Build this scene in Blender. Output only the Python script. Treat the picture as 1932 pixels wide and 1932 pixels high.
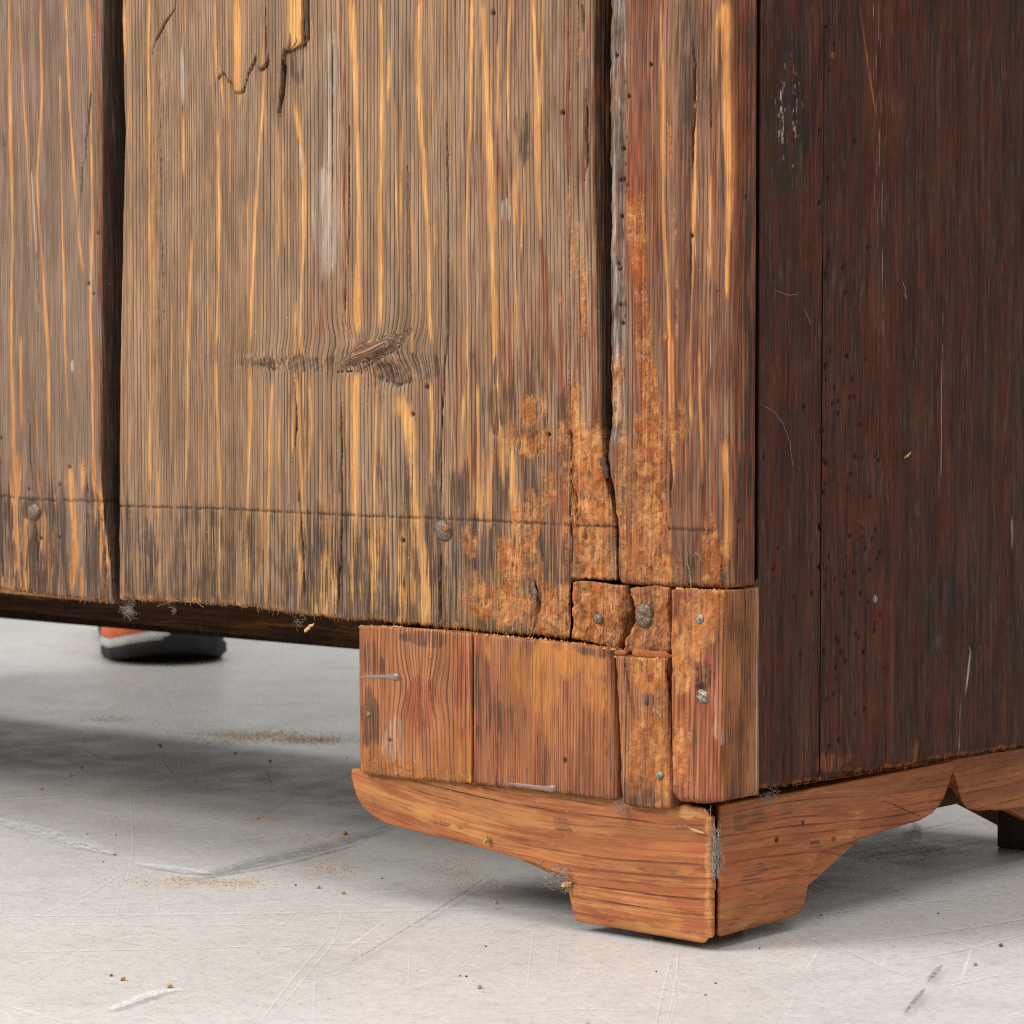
import bpy, math, random
import numpy as np
for o in list(bpy.data.objects): bpy.data.objects.remove(o)
scene = bpy.context.scene
rng = np.random.default_rng(11); random.seed(11)
R = math.radians

# ------------------------------------------------------------------ camera
# cabinet frame: back face in plane y=0 (outside towards -y), side face in plane x=0
# (outside towards +x), floor z=0; the near corner of the foot stands at the origin.
FPX, CPX, YHOR, H = 5900., 966., 640., .235
aL = R(49.7); pit = math.atan((CPX-YHOR)/FPX)
dh = np.array([-math.cos(aL), math.sin(aL), 0]); rt = np.array([math.sin(aL), math.cos(aL), 0]); upv = np.array([0, 0, 1.])
dv = dh*math.cos(pit)-upv*math.sin(pit); uv = dh*math.sin(pit)+upv*math.cos(pit)
def ray(px, py): return dv+(px-CPX)/FPX*rt-(py-CPX)/FPX*uv
_v = ray(1338, 1780); CAM = np.array([-.006, 0, .003])-_v*((H-.003)/-_v[2]); CAM[2] = H
def bk(px, py, y=0.):            # survey of the photograph: measured point -> (x, z) on a plane parallel to the back
    v = ray(px, py); p = CAM+v*((y-CAM[1])/v[1]); return p[0], p[2]
def sd(px, py, x=0.):            # -> (y, z) on a plane parallel to the side
    v = ray(px, py); p = CAM+v*((x-CAM[0])/v[0]); return p[1], p[2]
def fl(px, py, z=0.):            # -> (x, y) on the floor
    v = ray(px, py); p = CAM+v*((z-CAM[2])/v[2]); return p[0], p[1]

from mathutils import Matrix, Vector
cam = bpy.data.cameras.new('camera'); co = bpy.data.objects.new('camera', cam); scene.collection.objects.link(co)
cam.sensor_width = 36; cam.lens = FPX/1932*36; cam.clip_start = .05; cam.clip_end = 60
M = Matrix(((rt[0], uv[0], -dv[0]), (rt[1], uv[1], -dv[1]), (rt[2], uv[2], -dv[2]))).to_4x4(); M.translation = Vector(CAM)
co.matrix_world = M
cam.dof.use_dof = True; cam.dof.focus_distance = 1.27; cam.dof.aperture_fstop = 34
scene.camera = co
scene.render.resolution_x = scene.render.resolution_y = 1024

# ------------------------------------------------------------------ light (photo studio: soft lamps, no sky)
w = bpy.data.worlds.new('World'); scene.world = w; w.use_nodes = True
w.node_tree.nodes['Background'].inputs[0].default_value = (1, .985, .97, 1)
w.node_tree.nodes['Background'].inputs[1].default_value = .36
def area(name, loc, target, sx, sy, power, col=(1, 1, 1)):
    l = bpy.data.lights.new(name, 'AREA'); l.shape = 'RECTANGLE'; l.size = sx; l.size_y = sy; l.energy = power; l.color = col
    o = bpy.data.objects.new(name, l); scene.collection.objects.link(o); o.location = loc
    o.rotation_euler = (Vector(target)-Vector(loc)).to_track_quat('-Z', 'Y').to_euler(); return o
area('key_softbox', (-1.15, -1.75, 1.55), (-.15, 0, .15), .9, .9, 56, (1, .975, .94))
area('overhead_softbox', (-.2, .02, 2.6), (-.2, .02, 0), 3.2, 3.2, 76, (1, .99, .975))
area('fill_softbox', (1.9, -.7, 1.5), (0, .1, .15), 1.0, 1.0, 9, (1, .98, .96))
vs = scene.view_settings; vs.view_transform = 'Standard'; vs.look = 'None'; vs.exposure = .20; vs.gamma = 1
scene.render.engine = 'CYCLES'
cy = scene.cycles; cy.max_bounces = 5; cy.diffuse_bounces = 3; cy.glossy_bounces = 2; cy.transparent_max_bounces = 8; cy.transmission_bounces = 3
cy.use_adaptive_sampling = True; cy.adaptive_threshold = .006; cy.time_limit = 900; cy.use_denoising = False; cy.filter_width = 1.05; cy.caustics_reflective = cy.caustics_refractive = False

# ------------------------------------------------------------------ numpy noise
def _hash(ix, iy, s):
    h = (ix.astype(np.int64)*374761393+iy.astype(np.int64)*668265263+s*1274126177) & 0xffffffff
    h = ((h ^ (h >> 13))*1274126177) & 0xffffffff
    h = ((h ^ (h >> 16))*2246822519) & 0xffffffff
    return ((h ^ (h >> 15)) & 0xffffff)/float(0xffffff)
def vn(x, y, s=0):
    x = np.asarray(x, float); y = np.asarray(y, float); x, y = np.broadcast_arrays(x, y)
    ix = np.floor(x); iy = np.floor(y); fx = x-ix; fy = y-iy; fx = fx*fx*(3-2*fx); fy = fy*fy*(3-2*fy)
    a = _hash(ix, iy, s); b = _hash(ix+1, iy, s); c = _hash(ix, iy+1, s); d = _hash(ix+1, iy+1, s)
    return (a*(1-fx)+b*fx)*(1-fy)+(c*(1-fx)+d*fx)*fy
def fbm(x, y, s=0, o=4):
    t = 0; a = .5; n = 0; x = np.asarray(x, float)+s*.37; y = np.asarray(y, float)+s*.71
    for i in range(o):
        t = t+a*vn(x, y, s+i*17); n += a; a *= .5
        x, y = (x*.921-y*.389)*2.03, (x*.389+y*.921)*2.03
    return t/n
def sst(e0, e1, x): t = np.clip((x-e0)/(e1-e0), 0, 1); return t*t*(3-2*t)
def pl(pts, conv): return np.array([conv(*p) for p in pts])
MM = 1/3730.      # one survey unit across the back face, metres
def streak(A, B, pts, wd, conv=bk, unit=MM, seed=0, soft=1.0, wob=.35):
    """mask of a streak running along the grain; pts from top to bottom"""
    q = pl(pts, conv); o = np.argsort(q[:, 1]); q = q[o]
    ac = np.interp(B, q[:, 1], q[:, 0])+(vn(B*24, B*0+seed, seed)-.5)*wd*unit*.5+(vn(B*160, B*0+seed, seed+3)-.5)*unit*.8
    ww = wd*unit*.48*np.clip(1+wob*(fbm(B*26, B*0+seed*.7, seed+5, 3)*2-1)*2.2, .3, 2.5)
    end = sst(-.006, .006, B-q[0, 1])*sst(-.006, .006, q[-1, 1]-B)
    return np.exp(-(np.abs(A-ac)/ww)**2.3)*end*np.clip(.62+.75*fbm(B*38, B*0+seed*.3, seed+9, 3), 0, 1.12)
def segd(A, B, q):
    """distance to a polyline"""
    d = np.full(A.shape, 1e9)
    for i in range(len(q)-1):
        ax, ay = q[i]; bx, by = q[i+1]; L = (bx-ax)**2+(by-ay)**2+1e-12
        t = np.clip(((A-ax)*(bx-ax)+(B-ay)*(by-ay))/L, 0, 1)
        d = np.minimum(d, np.hypot(A-ax-t*(bx-ax), B-ay-t*(by-ay)))
    return d
def crack(A, B, pts, wd, conv=bk, unit=MM, seed=0, jit=1.2):
    q = pl(pts, conv); Aj = A+(fbm(B*260, B*0+seed, seed, 3)-.5)*jit*unit*4
    end = np.clip((B-q[:, 1].min())/.008, .25, 1)*np.clip((q[:, 1].max()-B)/.008, .25, 1)
    return np.exp(-(segd(Aj, B, q)/(wd*unit*.6*end))**2)
def blob(A, B, c, rx, ry, conv=bk, unit=MM, seed=0, ang=0, rough=.9, fr=70, st=.5):
    x0, z0 = conv(*c); dx = A-x0; dz = B-z0; uz = 1/4900.
    ca, sa = math.cos(ang), math.sin(ang); ex = (dx*ca+dz*sa)/(rx*unit); ez = (-dx*sa+dz*ca)/(ry*uz)
    d = np.hypot(ex, ez)+(fbm(A*fr, B*fr*st, seed, 4)-.5)*rough*2.2
    return sst(1.25, .55, d)
def mx(*a):
    r = a[0]
    for b in a[1:]: r = np.maximum(r, b)
    return r
def phase(g, base, seed, var=.5):
    t = np.linspace(-1.6, 1.6, 6400); sp = base*(1+var*(fbm(t*55, t*0+seed, seed, 3)*2-1)*1.6)
    sp = np.clip(sp, base*.35, base*2.5); ph = np.cumsum(np.full_like(t, t[1]-t[0])/sp)
    return np.interp(g, t, ph)

# ------------------------------------------------------------------ scene graph helpers
WLOC = {}
def tag(o, label=None, cat=None, group=None, kind=None):
    if label: o['label'] = label
    if cat: o['category'] = cat
    if group: o['group'] = group
    if kind: o['kind'] = kind
    return o
def thing(name, loc, label, cat, group=None):
    o = bpy.data.objects.new(name, None); scene.collection.objects.link(o); o.location = loc; o.empty_display_size = .05
    WLOC[o.name] = np.array(loc, float); return tag(o, label, cat, group)
def link(name, V, Fc, mat, parent=None, attrs=None, smooth=True, origin=None):
    V = np.asarray(V, float)
    c = np.array([(V[:, 0].min()+V[:, 0].max())/2, (V[:, 1].min()+V[:, 1].max())/2, V[:, 2].min()]) if origin is None else np.array(origin, float)
    me = bpy.data.meshes.new(name)
    if isinstance(Fc, tuple):               # (quads ndarray, list of ngons)
        quads, ng = Fc; nl = quads.size+sum(len(n) for n in ng)
        me.vertices.add(len(V)); me.vertices.foreach_set('co', (V-c).astype(np.float32).ravel())
        me.loops.add(nl); li = np.concatenate([quads.ravel()]+[np.asarray(n) for n in ng]).astype(np.int32)
        me.loops.foreach_set('vertex_index', li)
        tot = np.concatenate([np.full(len(quads), 4), np.array([len(n) for n in ng], int)]).astype(np.int32)
        st = np.concatenate([[0], np.cumsum(tot)[:-1]]).astype(np.int32)
        me.polygons.add(len(tot)); me.polygons.foreach_set('loop_start', st)
        me.update(calc_edges=True)
        sm = np.ones(len(tot), bool)
        if len(ng): sm[-len(ng):] = False
        me.polygons.foreach_set('use_smooth', sm)
    else:
        me.from_pydata([tuple(v) for v in (V-c)], [], [tuple(f) for f in Fc])
        if smooth: me.polygons.foreach_set('use_smooth', np.ones(len(me.polygons), bool))
    if attrs:
        for k, v in attrs.items():
            v = np.asarray(v, np.float32)
            if v.ndim == 2 and v.shape[1] == 4:
                a = me.attributes.new(k, 'FLOAT_COLOR', 'POINT'); a.data.foreach_set('color', v.ravel())
            elif v.ndim == 2:
                a = me.attributes.new(k, 'FLOAT_VECTOR', 'POINT'); a.data.foreach_set('vector', v.ravel())
            else:
                a = me.attributes.new(k, 'FLOAT', 'POINT'); a.data.foreach_set('value', v)
    me.validate(); me.update()
    if mat: me.materials.append(mat)
    o = bpy.data.objects.new(name, me); scene.collection.objects.link(o)
    WLOC[o.name] = c
    if parent is not None: o.parent = parent; o.location = c-WLOC[parent.name]
    else: o.location = c
    return o

# ------------------------------------------------------------------ materials
def sr(r, g, b):
    f = lambda c: ((c/255.+.055)/1.055)**2.4 if c > 10 else c/255./12.92
    return (f(r), f(g), f(b), 1)
class NB:
    def __init__(s, name):
        s.m = bpy.data.materials.new(name); s.m.use_nodes = True; s.t = s.m.node_tree; s.n = s.t.nodes
        s.b = s.n['Principled BSDF']; s.out = s.n['Material Output']
    def put(s, sock, v):
        if hasattr(v, 'is_linked'): s.t.links.new(v, sock)
        elif isinstance(v, (tuple, list)) and len(v) == 4 and sock.type == 'VECTOR': sock.default_value = v[:3]
        else: sock.default_value = v
    def math(s, op, a, b=0., c=None, clamp=False):
        n = s.n.new('ShaderNodeMath'); n.operation = op; n.use_clamp = clamp; s.put(n.inputs[0], a); s.put(n.inputs[1], b)
        if c is not None: s.put(n.inputs[2], c)
        return n.outputs[0]
    def vm(s, a, b, op='MULTIPLY'):
        n = s.n.new('ShaderNodeVectorMath'); n.operation = op; s.put(n.inputs[0], a); s.put(n.inputs[1], b); return n.outputs[0]
    def attr(s, name):
        n = s.n.new('ShaderNodeAttribute'); n.attribute_name = name; return n
    def noise(s, vec, scale=1., detail=2., rough=.5, dist=0.):
        n = s.n.new('ShaderNodeTexNoise'); s.put(n.inputs['Vector'], vec); n.inputs['Scale'].default_value = scale
        n.inputs['Detail'].default_value = detail; n.inputs['Roughness'].default_value = rough; n.inputs['Distortion'].default_value = dist
        return n.outputs['Fac']
    def mr(s, v, a, b, c=0., d=1., smooth=True):
        n = s.n.new('ShaderNodeMapRange'); n.interpolation_type = 'SMOOTHSTEP' if smooth else 'LINEAR'
        s.put(n.inputs['Value'], v); n.inputs['From Min'].default_value = a; n.inputs['From Max'].default_value = b
        n.inputs['To Min'].default_value = c; n.inputs['To Max'].default_value = d; return n.outputs['Result']
    def mix(s, f, a, b, op='MIX'):
        n = s.n.new('ShaderNodeMix'); n.data_type = 'RGBA'; n.blend_type = op
        s.put(n.inputs[0], f); s.put(n.inputs[6], a); s.put(n.inputs[7], b); return n.outputs[2]
    def sep(s, v):
        n = s.n.new('ShaderNodeSeparateXYZ'); s.put(n.inputs[0], v); return n.outputs
    def comb(s, x, y, z):
        n = s.n.new('ShaderNodeCombineXYZ'); s.put(n.inputs[0], x); s.put(n.inputs[1], y); s.put(n.inputs[2], z); return n.outputs[0]
    def coord(s): return s.n.new('ShaderNodeTexCoord').outputs['Object']
    def bump(s, h, dist, strength=1., normal=None):
        n = s.n.new('ShaderNodeBump'); s.put(n.inputs['Height'], h); n.inputs['Distance'].default_value = dist; n.inputs['Strength'].default_value = strength
        if normal is not None: s.put(n.inputs['Normal'], normal)
        return n.outputs[0]
    def fin(s, col, rough, normal=None, spec=.3):
        s.put(s.b.inputs['Base Color'], col); s.put(s.b.inputs['Roughness'], rough); s.b.inputs['Specular IOR Level'].default_value = spec
        if normal is not None: s.put(s.b.inputs['Normal'], normal)
        return s.m

def wood(name, c1, c2, c3, line, ring=.6, rpow=2.5, bare=(sr(218, 166, 102), sr(190, 132, 76)), red=(sr(150, 78, 44), sr(104, 52, 34)),
         dark=sr(70, 56, 47), rot=(sr(206, 124, 62), sr(174, 94, 44), sr(222, 160, 98)), rough=.78, spec=.25, fib=1.0, rbump=.00022,
         scuff=None, ringmod=.5, amber=.3, lite=None, drift=.55):
    if len(bare) == 2: bare = (bare[0], bare[1], tuple(.55*x+.45*y for x, y in zip(bare[1][:3], c2[:3]))+(1,))
    if lite is None: lite = tuple(min(1, x*1.45) for x in c1[:3])+(1,)
    n = NB(name); gr = n.attr('gr').outputs['Vector']; ph, al, ac = n.sep(gr)
    A = n.attr('mA'); a0, a1, a2 = n.sep(A.outputs['Color']); a3 = A.outputs['Alpha']
    Bm = n.attr('mB'); b0, b1, b2 = n.sep(Bm.outputs['Color']); ob = n.coord()
    seed = random.random()*40
    g3 = n.comb(ac, al, seed)
    F = n.noise(n.vm(g3, (1500, 42, 1)), 1, 3, .6)
    F2 = n.noise(n.vm(g3, (420, 12, 1)), 1, 3, .55)
    Q = n.noise(n.vm(g3, (95, 7, 1)), 1, 4, .6)
    S = n.noise(ob, 1100, 3, .7); Mt = n.noise(ob, 85, 4, .6); G = n.noise(ob, 380, 4, .65)
    # growth rings: asymmetric dark late-wood lines, every ring with a tone of its own
    pw = n.math('ADD', ph, n.math('ADD', n.math('MULTIPLY', F2, .3), n.math('MULTIPLY', F, .16)))
    fr = n.math('FRACT', pw); idn = n.math('FLOOR', pw)
    wn = n.n.new('ShaderNodeTexWhiteNoise'); wn.noise_dimensions = '1D'; n.put(wn.inputs['W'], n.math('ADD', idn, seed)); tone = wn.outputs['Value']; tone2 = n.sep(wn.outputs['Color'])[1]
    rr = n.math('MULTIPLY', n.mr(fr, 1-1.1/rpow, .93), n.mr(fr, .94, 1., 1, 0))
    rr = n.math('MULTIPLY', rr, n.mr(tone2, .0, .7, .5, 1)) if ringmod < .7 else n.math('MULTIPLY', rr, n.mr(tone2, .25, .75, .15, 1))
    rr = n.math('MULTIPLY', rr, n.mr(n.noise(n.vm(g3, (70, 20, 1)), 1, 3, .6), .36, .6, 1-ringmod, 1))
    base = n.mix(n.mr(Q, .4, .6), c1, c2)
    base = n.mix(n.math('MULTIPLY', n.mr(n.noise(n.vm(g3, (210, 7, 3)), 1, 4, .65), .5, .66), amber), base, bare[1])
    base = n.mix(n.math('MULTIPLY', n.math('MULTIPLY', n.mr(tone, .72, 1.), n.mr(Q, .4, .55)), amber*1.3), base, bare[1])
    base = n.mix(n.math('MULTIPLY', n.mr(tone, .0, .45, 1, 0), .30*fib), base, c3)
    base = n.mix(n.math('MULTIPLY', n.mr(F, .47, .62), .55*fib), base, c3)
    base = n.mix(n.math('MULTIPLY', n.mr(F, .34, .46, 1, 0), .22*fib), base, lite)
    base = n.mix(n.math('MULTIPLY', rr, ring), base, line)
    def th(mask, nz, k, e=.16): return n.math('MULTIPLY', n.mr(mask, .06, .3), n.mr(n.math('ADD', mask, n.math('MULTIPLY', n.math('SUBTRACT', nz, .5), k)), .5-e, .5+e))
    FG = n.math('MULTIPLY_ADD', F, .55, n.math('MULTIPLY', F2, .45))
    redc = n.mix(n.mr(F, .42, .6), red[0], red[1])
    col = n.mix(n.math('MULTIPLY', th(a1, FG, 5., .36), .85), base, redc)
    col = n.mix(n.math('MULTIPLY', rr, ring*.6), col, line)
    bm = n.math('ADD', n.math('ADD', a0, n.math('MULTIPLY', n.math('SUBTRACT', FG, .5), 3.2)), n.math('MULTIPLY', n.math('SUBTRACT', Mt, .5), .7))
    halo = n.math('MULTIPLY', n.mr(bm, .12, .46), .85); core = n.math('MULTIPLY', n.mr(bm, .36, .74), n.mr(a0, .06, .3))
    halo = n.math('MULTIPLY', halo, n.mr(a0, .03, .15))
    barec = n.mix(n.mr(F, .4, .62), bare[0], bare[1])
    barec = n.mix(n.math('MULTIPLY', n.mr(n.noise(n.vm(g3, (300, 30, 2)), 1, 3, .6), .5, .68), .6), barec, bare[1])
    col = n.mix(halo, col, bare[2]); col = n.mix(n.math('MULTIPLY', core, .86), col, barec)
    col = n.mix(n.math('MULTIPLY', rr, ring*.32), col, line)
    dk = n.math('MULTIPLY', th(a2, n.math('MULTIPLY_ADD', FG, .7, n.math('MULTIPLY', Mt, .3)), 5.5, .34), n.mr(F, .36, .6, .5, .95))
    col = n.mix(dk, col, dark)
    rotc = n.mix(n.mr(G, .4, .62), rot[0], rot[1]); rotc = n.mix(n.math('MULTIPLY', n.mr(Mt, .48, .66), .7), rotc, rot[2]); rotc = n.mix(n.math('MULTIPLY', n.mr(S, .52, .66), .6), rotc, rot[1])
    rotc = n.mix(n.math('MULTIPLY', n.mr(n.noise(ob, 150, 5, .75), .52, .66), .5), rotc, red[1]); rotc = n.mix(n.math('MULTIPLY', n.mr(n.noise(ob, 240, 4, .7), .58, .68), .4), rotc, dark)
    vo = n.n.new('ShaderNodeTexVoronoi'); n.put(vo.inputs['Vector'], n.vm(ob, (420, 420, 210))); vo.inputs['Scale'].default_value = 1.; vo.inputs['Randomness'].default_value = 1.
    v0, v1, v2 = n.sep(vo.outputs['Color'])
    rotc = n.mix(n.math('MULTIPLY', n.mr(v0, .5, .75), .65), rotc, rot[2]); rotc = n.mix(n.math('MULTIPLY', n.mr(v1, .72, .9), .35), rotc, red[1]); rotc = n.mix(n.math('MULTIPLY', n.mr(v2, .72, .9), .5), rotc, bare[1])
    rotc = n.mix(n.math('MULTIPLY', n.mr(n.noise(n.vm(g3, (260, 60, 4)), 1, 5, .7), .54, .64), .5), rotc, n.mix(.5, red[1], dark))
    rotc = n.mix(n.math('MULTIPLY', n.mr(n.noise(n.vm(g3, (110, 40, 9)), 1, 4, .7), .52, .66), .55), rotc, rot[2])
    rm = th(a3, n.math('MULTIPLY_ADD', G, .4, n.math('MULTIPLY_ADD', F2, .4, n.math('MULTIPLY', S, .2))), 4.6, .42)
    rm = n.math('MULTIPLY', rm, n.mr(G, .3, .5, .7, 1)); col = n.mix(n.math('MULTIPLY', rm, .78), col, rotc)
    if scuff: col = n.mix(n.math('MULTIPLY', n.mr(n.math('MULTIPLY', n.noise(n.vm(g3, (900, 90, 1)), 1, 4, .7), n.math('ADD', Mt, .5)), .54, .72), .5), col, scuff)
    pm = th(b1, FG, 5.0, .4); col = n.mix(n.math('MULTIPLY', n.math('MULTIPLY', pm, n.mr(b1, .02, .12)), .62), col, sr(190, 182, 172))
    col = n.mix(n.math('MULTIPLY', b0, .96), col, sr(20, 14, 11))
    # broad tonal drift so no stretch is flat
    col = n.mix(drift, col, n.mix(n.mr(n.noise(n.vm(g3, (130, 22, 5)), 1, 5, .7), .38, .6), sr(168, 164, 162), sr(255, 255, 255)), 'MULTIPLY')
    # dust specks
    V = n.n.new('ShaderNodeTexVoronoi'); V.inputs['Scale'].default_value = 260; n.put(V.inputs['Vector'], ob)
    sp = n.math('MULTIPLY', n.mr(V.outputs['Distance'], .045, .1, 1, 0), n.math('GREATER_THAN', n.sep(V.outputs['Color'])[0], .93))
    col = n.mix(n.math('MULTIPLY', sp, .5), col, sr(205, 190, 170))
    # relief
    nr = n.bump(n.math('SUBTRACT', 1., rr), rbump, .9)
    nr = n.bump(n.math('MULTIPLY_ADD', F, .7, n.math('MULTIPLY', F2, .6)), .00025, .8, nr)
    nr = n.bump(n.math('MULTIPLY', rm, n.math('MULTIPLY_ADD', G, 1., n.math('MULTIPLY', S, .7))), .0004, .8, nr)
    nr = n.bump(S, .00006, .6, nr)
    rg = n.math('ADD', n.mr(F2, .3, .7, rough-.1, rough+.08), n.math('MULTIPLY', rm, .15), clamp=True)
    return n.fin(col, rg, nr, spec)

WB = wood('weathered_pine', sr(153, 123, 96), sr(135, 106, 82), sr(108, 84, 65), sr(46, 33, 25), ring=.92, rpow=3.1, amber=.15, ringmod=.2, drift=.42)
WL = wood('weathered_pine_umber', sr(134, 110, 92), sr(120, 96, 80), sr(98, 77, 64), sr(60, 44, 37), ring=.5, rpow=2.6, bare=(sr(206, 150, 90), sr(174, 116, 66)), rbump=.00014, amber=.06, drift=.35)
WC = wood('weathered_pine_russet', sr(138, 102, 78), sr(112, 78, 59), sr(84, 61, 50), sr(48, 33, 27), ring=.75, rpow=3., bare=(sr(214, 156, 90), sr(184, 116, 60)), amber=.25)
WS = wood('dark_stained_pine', sr(84, 52, 38), sr(68, 45, 34), sr(52, 34, 26), sr(34, 23, 18), ring=.45, rpow=2.2, bare=(sr(164, 96, 50), sr(116, 60, 32)), red=(sr(106, 48, 31), sr(74, 36, 25)),
          dark=sr(44, 36, 30), rough=.56, spec=.13, rbump=.00007, scuff=sr(100, 82, 68), fib=1.2, amber=.08)
WK = wood('stained_block_pine', sr(172, 113, 75), sr(150, 95, 61), sr(124, 79, 53), sr(84, 50, 34), ring=.75, rpow=2.6, bare=(sr(206, 142, 72), sr(188, 118, 56)), red=(sr(162, 84, 56), sr(128, 64, 42)), dark=sr(84, 58, 44), rough=.66, rbump=.00014, amber=.18, fib=.7)
WF = wood('bracket_pine', sr(178, 106, 64), sr(154, 86, 51), sr(138, 76, 46), sr(86, 44, 29), ring=.8, rpow=3.6, bare=(sr(206, 154, 98), sr(188, 130, 76)), red=(sr(156, 80, 50), sr(122, 58, 38)), dark=sr(98, 68, 48), rough=.6, rbump=.00012, fib=.38, ringmod=.75, amber=.15, drift=.4)
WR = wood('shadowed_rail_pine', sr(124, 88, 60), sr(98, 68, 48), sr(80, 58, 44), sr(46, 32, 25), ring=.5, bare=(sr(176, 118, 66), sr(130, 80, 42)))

def plain(name, col, rough, metal=0., nz=0., ns=300., bumpd=0., spec=.4):
    n = NB(name); ob = n.coord(); N = n.noise(ob, ns, 4, .6)
    c = n.mix(n.mr(N, .35, .68), col, tuple(x*(1-nz) for x in col[:3])+(1,))
    n.b.inputs['Metallic'].default_value = metal
    return n.fin(c, rough, n.bump(N, bumpd, 1.) if bumpd else None, spec)

# ------------------------------------------------------------------ slab builder
def slab(name, parent, mat, face, off, alo, ahi, blo, bhi, thick, fields, da=.0006, db=.0007, rl=.002, rr=.003, rb=.0015, ztop=None, grain='v', ml=0., mr_=0., rt_=.0006):
    """a board: front face with relief, both long edges rounded and carried round to the back, ends and back closed.
    face 'Y': front looks to -y at y=off; face 'X': front looks to +x at x=off. alo/ahi(b), blo/bhi(a) give the outline."""
    bmid = np.array([.1]); a0 = float(np.min(alo(np.linspace(0, .4, 50)))); a1 = float(np.max(ahi(np.linspace(0, .4, 50))))
    nf = max(4, int((a1-a0)/da)); f = np.linspace(0, 1, nf+1)
    dth = thick
    nw = 9; ang = np.linspace(0, math.pi/2, 6)
    # columns: (fraction, inset sign, depth, normal angle)
    cl = [('l', -d) for d in np.linspace(dth, rl, nw)[:-1]]+[('la', t) for t in ang[:-1]]
    cr = [('ra', t) for t in ang[::-1][1:]][0:0]
    ncol = len(cl)+len(f)+len(cl)
    # rows
    aa = np.linspace(a0, a1, 40); zt = float(np.max(bhi(aa))); zb = float(np.min(blo(aa)))
    cap = min(zt, .395)
    t1 = np.linspace(0, 1, max(4, int((cap-zb)/db))+1)*(cap-zb)/(zt-zb)
    t = np.concatenate([t1, np.linspace(t1[-1], 1, 6)[1:]]) if zt > .396 else t1
    T = t[None, :]
    # front params
    def rowsb(a): lo = blo(a); return lo+T*(bhi(a)-lo)
    nr_ = len(t)
    Af = f[:, None]*(a1-a0)+a0; B = rowsb(np.repeat(Af, nr_, 1))
    lo = alo(B); hi = ahi(B); a = lo+(hi-lo)*f[:, None]; B = rowsb(a); lo = alo(B); hi = ahi(B)
    a = lo+rl+(hi-rr-lo-rl)*f[:, None]
    cols_a = [a]; cols_b = [B]; dep = [np.zeros_like(a)]; na = [np.zeros_like(a)]; nd = [np.ones_like(a)]; S = [a]
    La, Lb, Ld, Lna, Lnd, LS = [], [], [], [], [], []
    l0 = lo[0]; h0 = hi[-1]; b0 = B[0]; b1 = B[-1]
    for d in np.linspace(dth, rl, nw)[:-1]:
        La.append(l0+ml*(d-rl)); Lb.append(b0); Ld.append(np.full_like(l0, -d)); Lna.append(-np.ones_like(l0)); Lnd.append(np.zeros_like(l0)); LS.append(l0+rl-rl*1.57-(d-rl))
    for th_ in np.linspace(math.pi/2, 0, 6)[:-1]:
        La.append(l0+rl-rl*math.sin(th_)); Lb.append(b0); Ld.append(np.full_like(l0, -rl+rl*math.cos(th_))); Lna.append(np.full_like(l0, -math.sin(th_))); Lnd.append(np.full_like(l0, math.cos(th_))); LS.append(l0+rl-rl*th_)
    Ra, Rb, Rd, Rna, Rnd, RS = [], [], [], [], [], []
    for th_ in np.linspace(0, math.pi/2, 6)[1:]:
        Ra.append(h0-rr+rr*math.sin(th_)); Rb.append(b1); Rd.append(np.full_like(h0, -rr+rr*math.cos(th_))); Rna.append(np.full_like(h0, math.sin(th_))); Rnd.append(np.full_like(h0, math.cos(th_))); RS.append(h0-rr+rr*th_)
    nwr = max(nw, int(dth/.0009)) if rr >= .0025 else nw
    for d in np.linspace(rr, dth, nwr)[1:]:
        Ra.append(h0-mr_*(d-rr)); Rb.append(b1); Rd.append(np.full_like(h0, -d)); Rna.append(np.ones_like(h0)); Rnd.append(np.zeros_like(h0)); RS.append(h0-rr+rr*1.57+d-rr)
    st = lambda L, m, Rr: np.vstack(L+[m]+Rr)
    Aa = st(La, a, Ra); Bb = st(Lb, B, Rb); Dd = st(Ld, dep[0], Rd); Na = st(Lna, na[0], Rna); Nd = st(Lnd, nd[0], Rnd); SS = st(LS, a, RS)
    fd = fields(SS, Bb); z0 = np.zeros_like(Aa)
    h = fd.get('h', z0)+z0
    db_ = np.clip(Bb-blo(Aa), 0, None); dt_ = np.clip(bhi(Aa)-Bb, 0, None)
    rb = rb+1e-9
    h = h-np.where(db_ < rb, rb-np.sqrt(np.clip(rb**2-(rb-db_)**2, 0, None)), 0)-np.where(dt_ < rt_, rt_-np.sqrt(np.clip(rt_**2-(rt_-dt_)**2, 0, None)), 0)
    edge = np.ones_like(Aa); edge[0] = 0; edge[-1] = 0
    h = h*edge; Pa = Aa+Na*h; Pd = Dd+Nd*h
    V = np.stack([Pa, off-Pd, Bb], -1) if face == 'Y' else np.stack([off+Pd, Pa, Bb], -1)
    nc, nr_ = Aa.shape; idx = np.arange(nc*nr_).reshape(nc, nr_)
    quads = np.stack([idx[:-1, :-1], idx[1:, :-1], idx[1:, 1:], idx[:-1, 1:]], -1).reshape(-1, 4)
    # close ends: strips between mirrored columns so the end caps are clean quads
    ng = [list(idx[:, 0][::-1]), list(idx[:, -1])]
    ng += [[idx[0, j], idx[0, j+1], idx[-1, j+1], idx[-1, j]] for j in range(nr_-1)]
    g = fd.get('g', SS); alg = fd.get('al', Bb); ph = fd.get('ph', phase(g, fd.get('sp', .0027), fd.get('seed', 1), fd.get('var', .5)))
    get = lambda k: np.clip(fd.get(k, z0)+z0, 0, 1).ravel()
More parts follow.
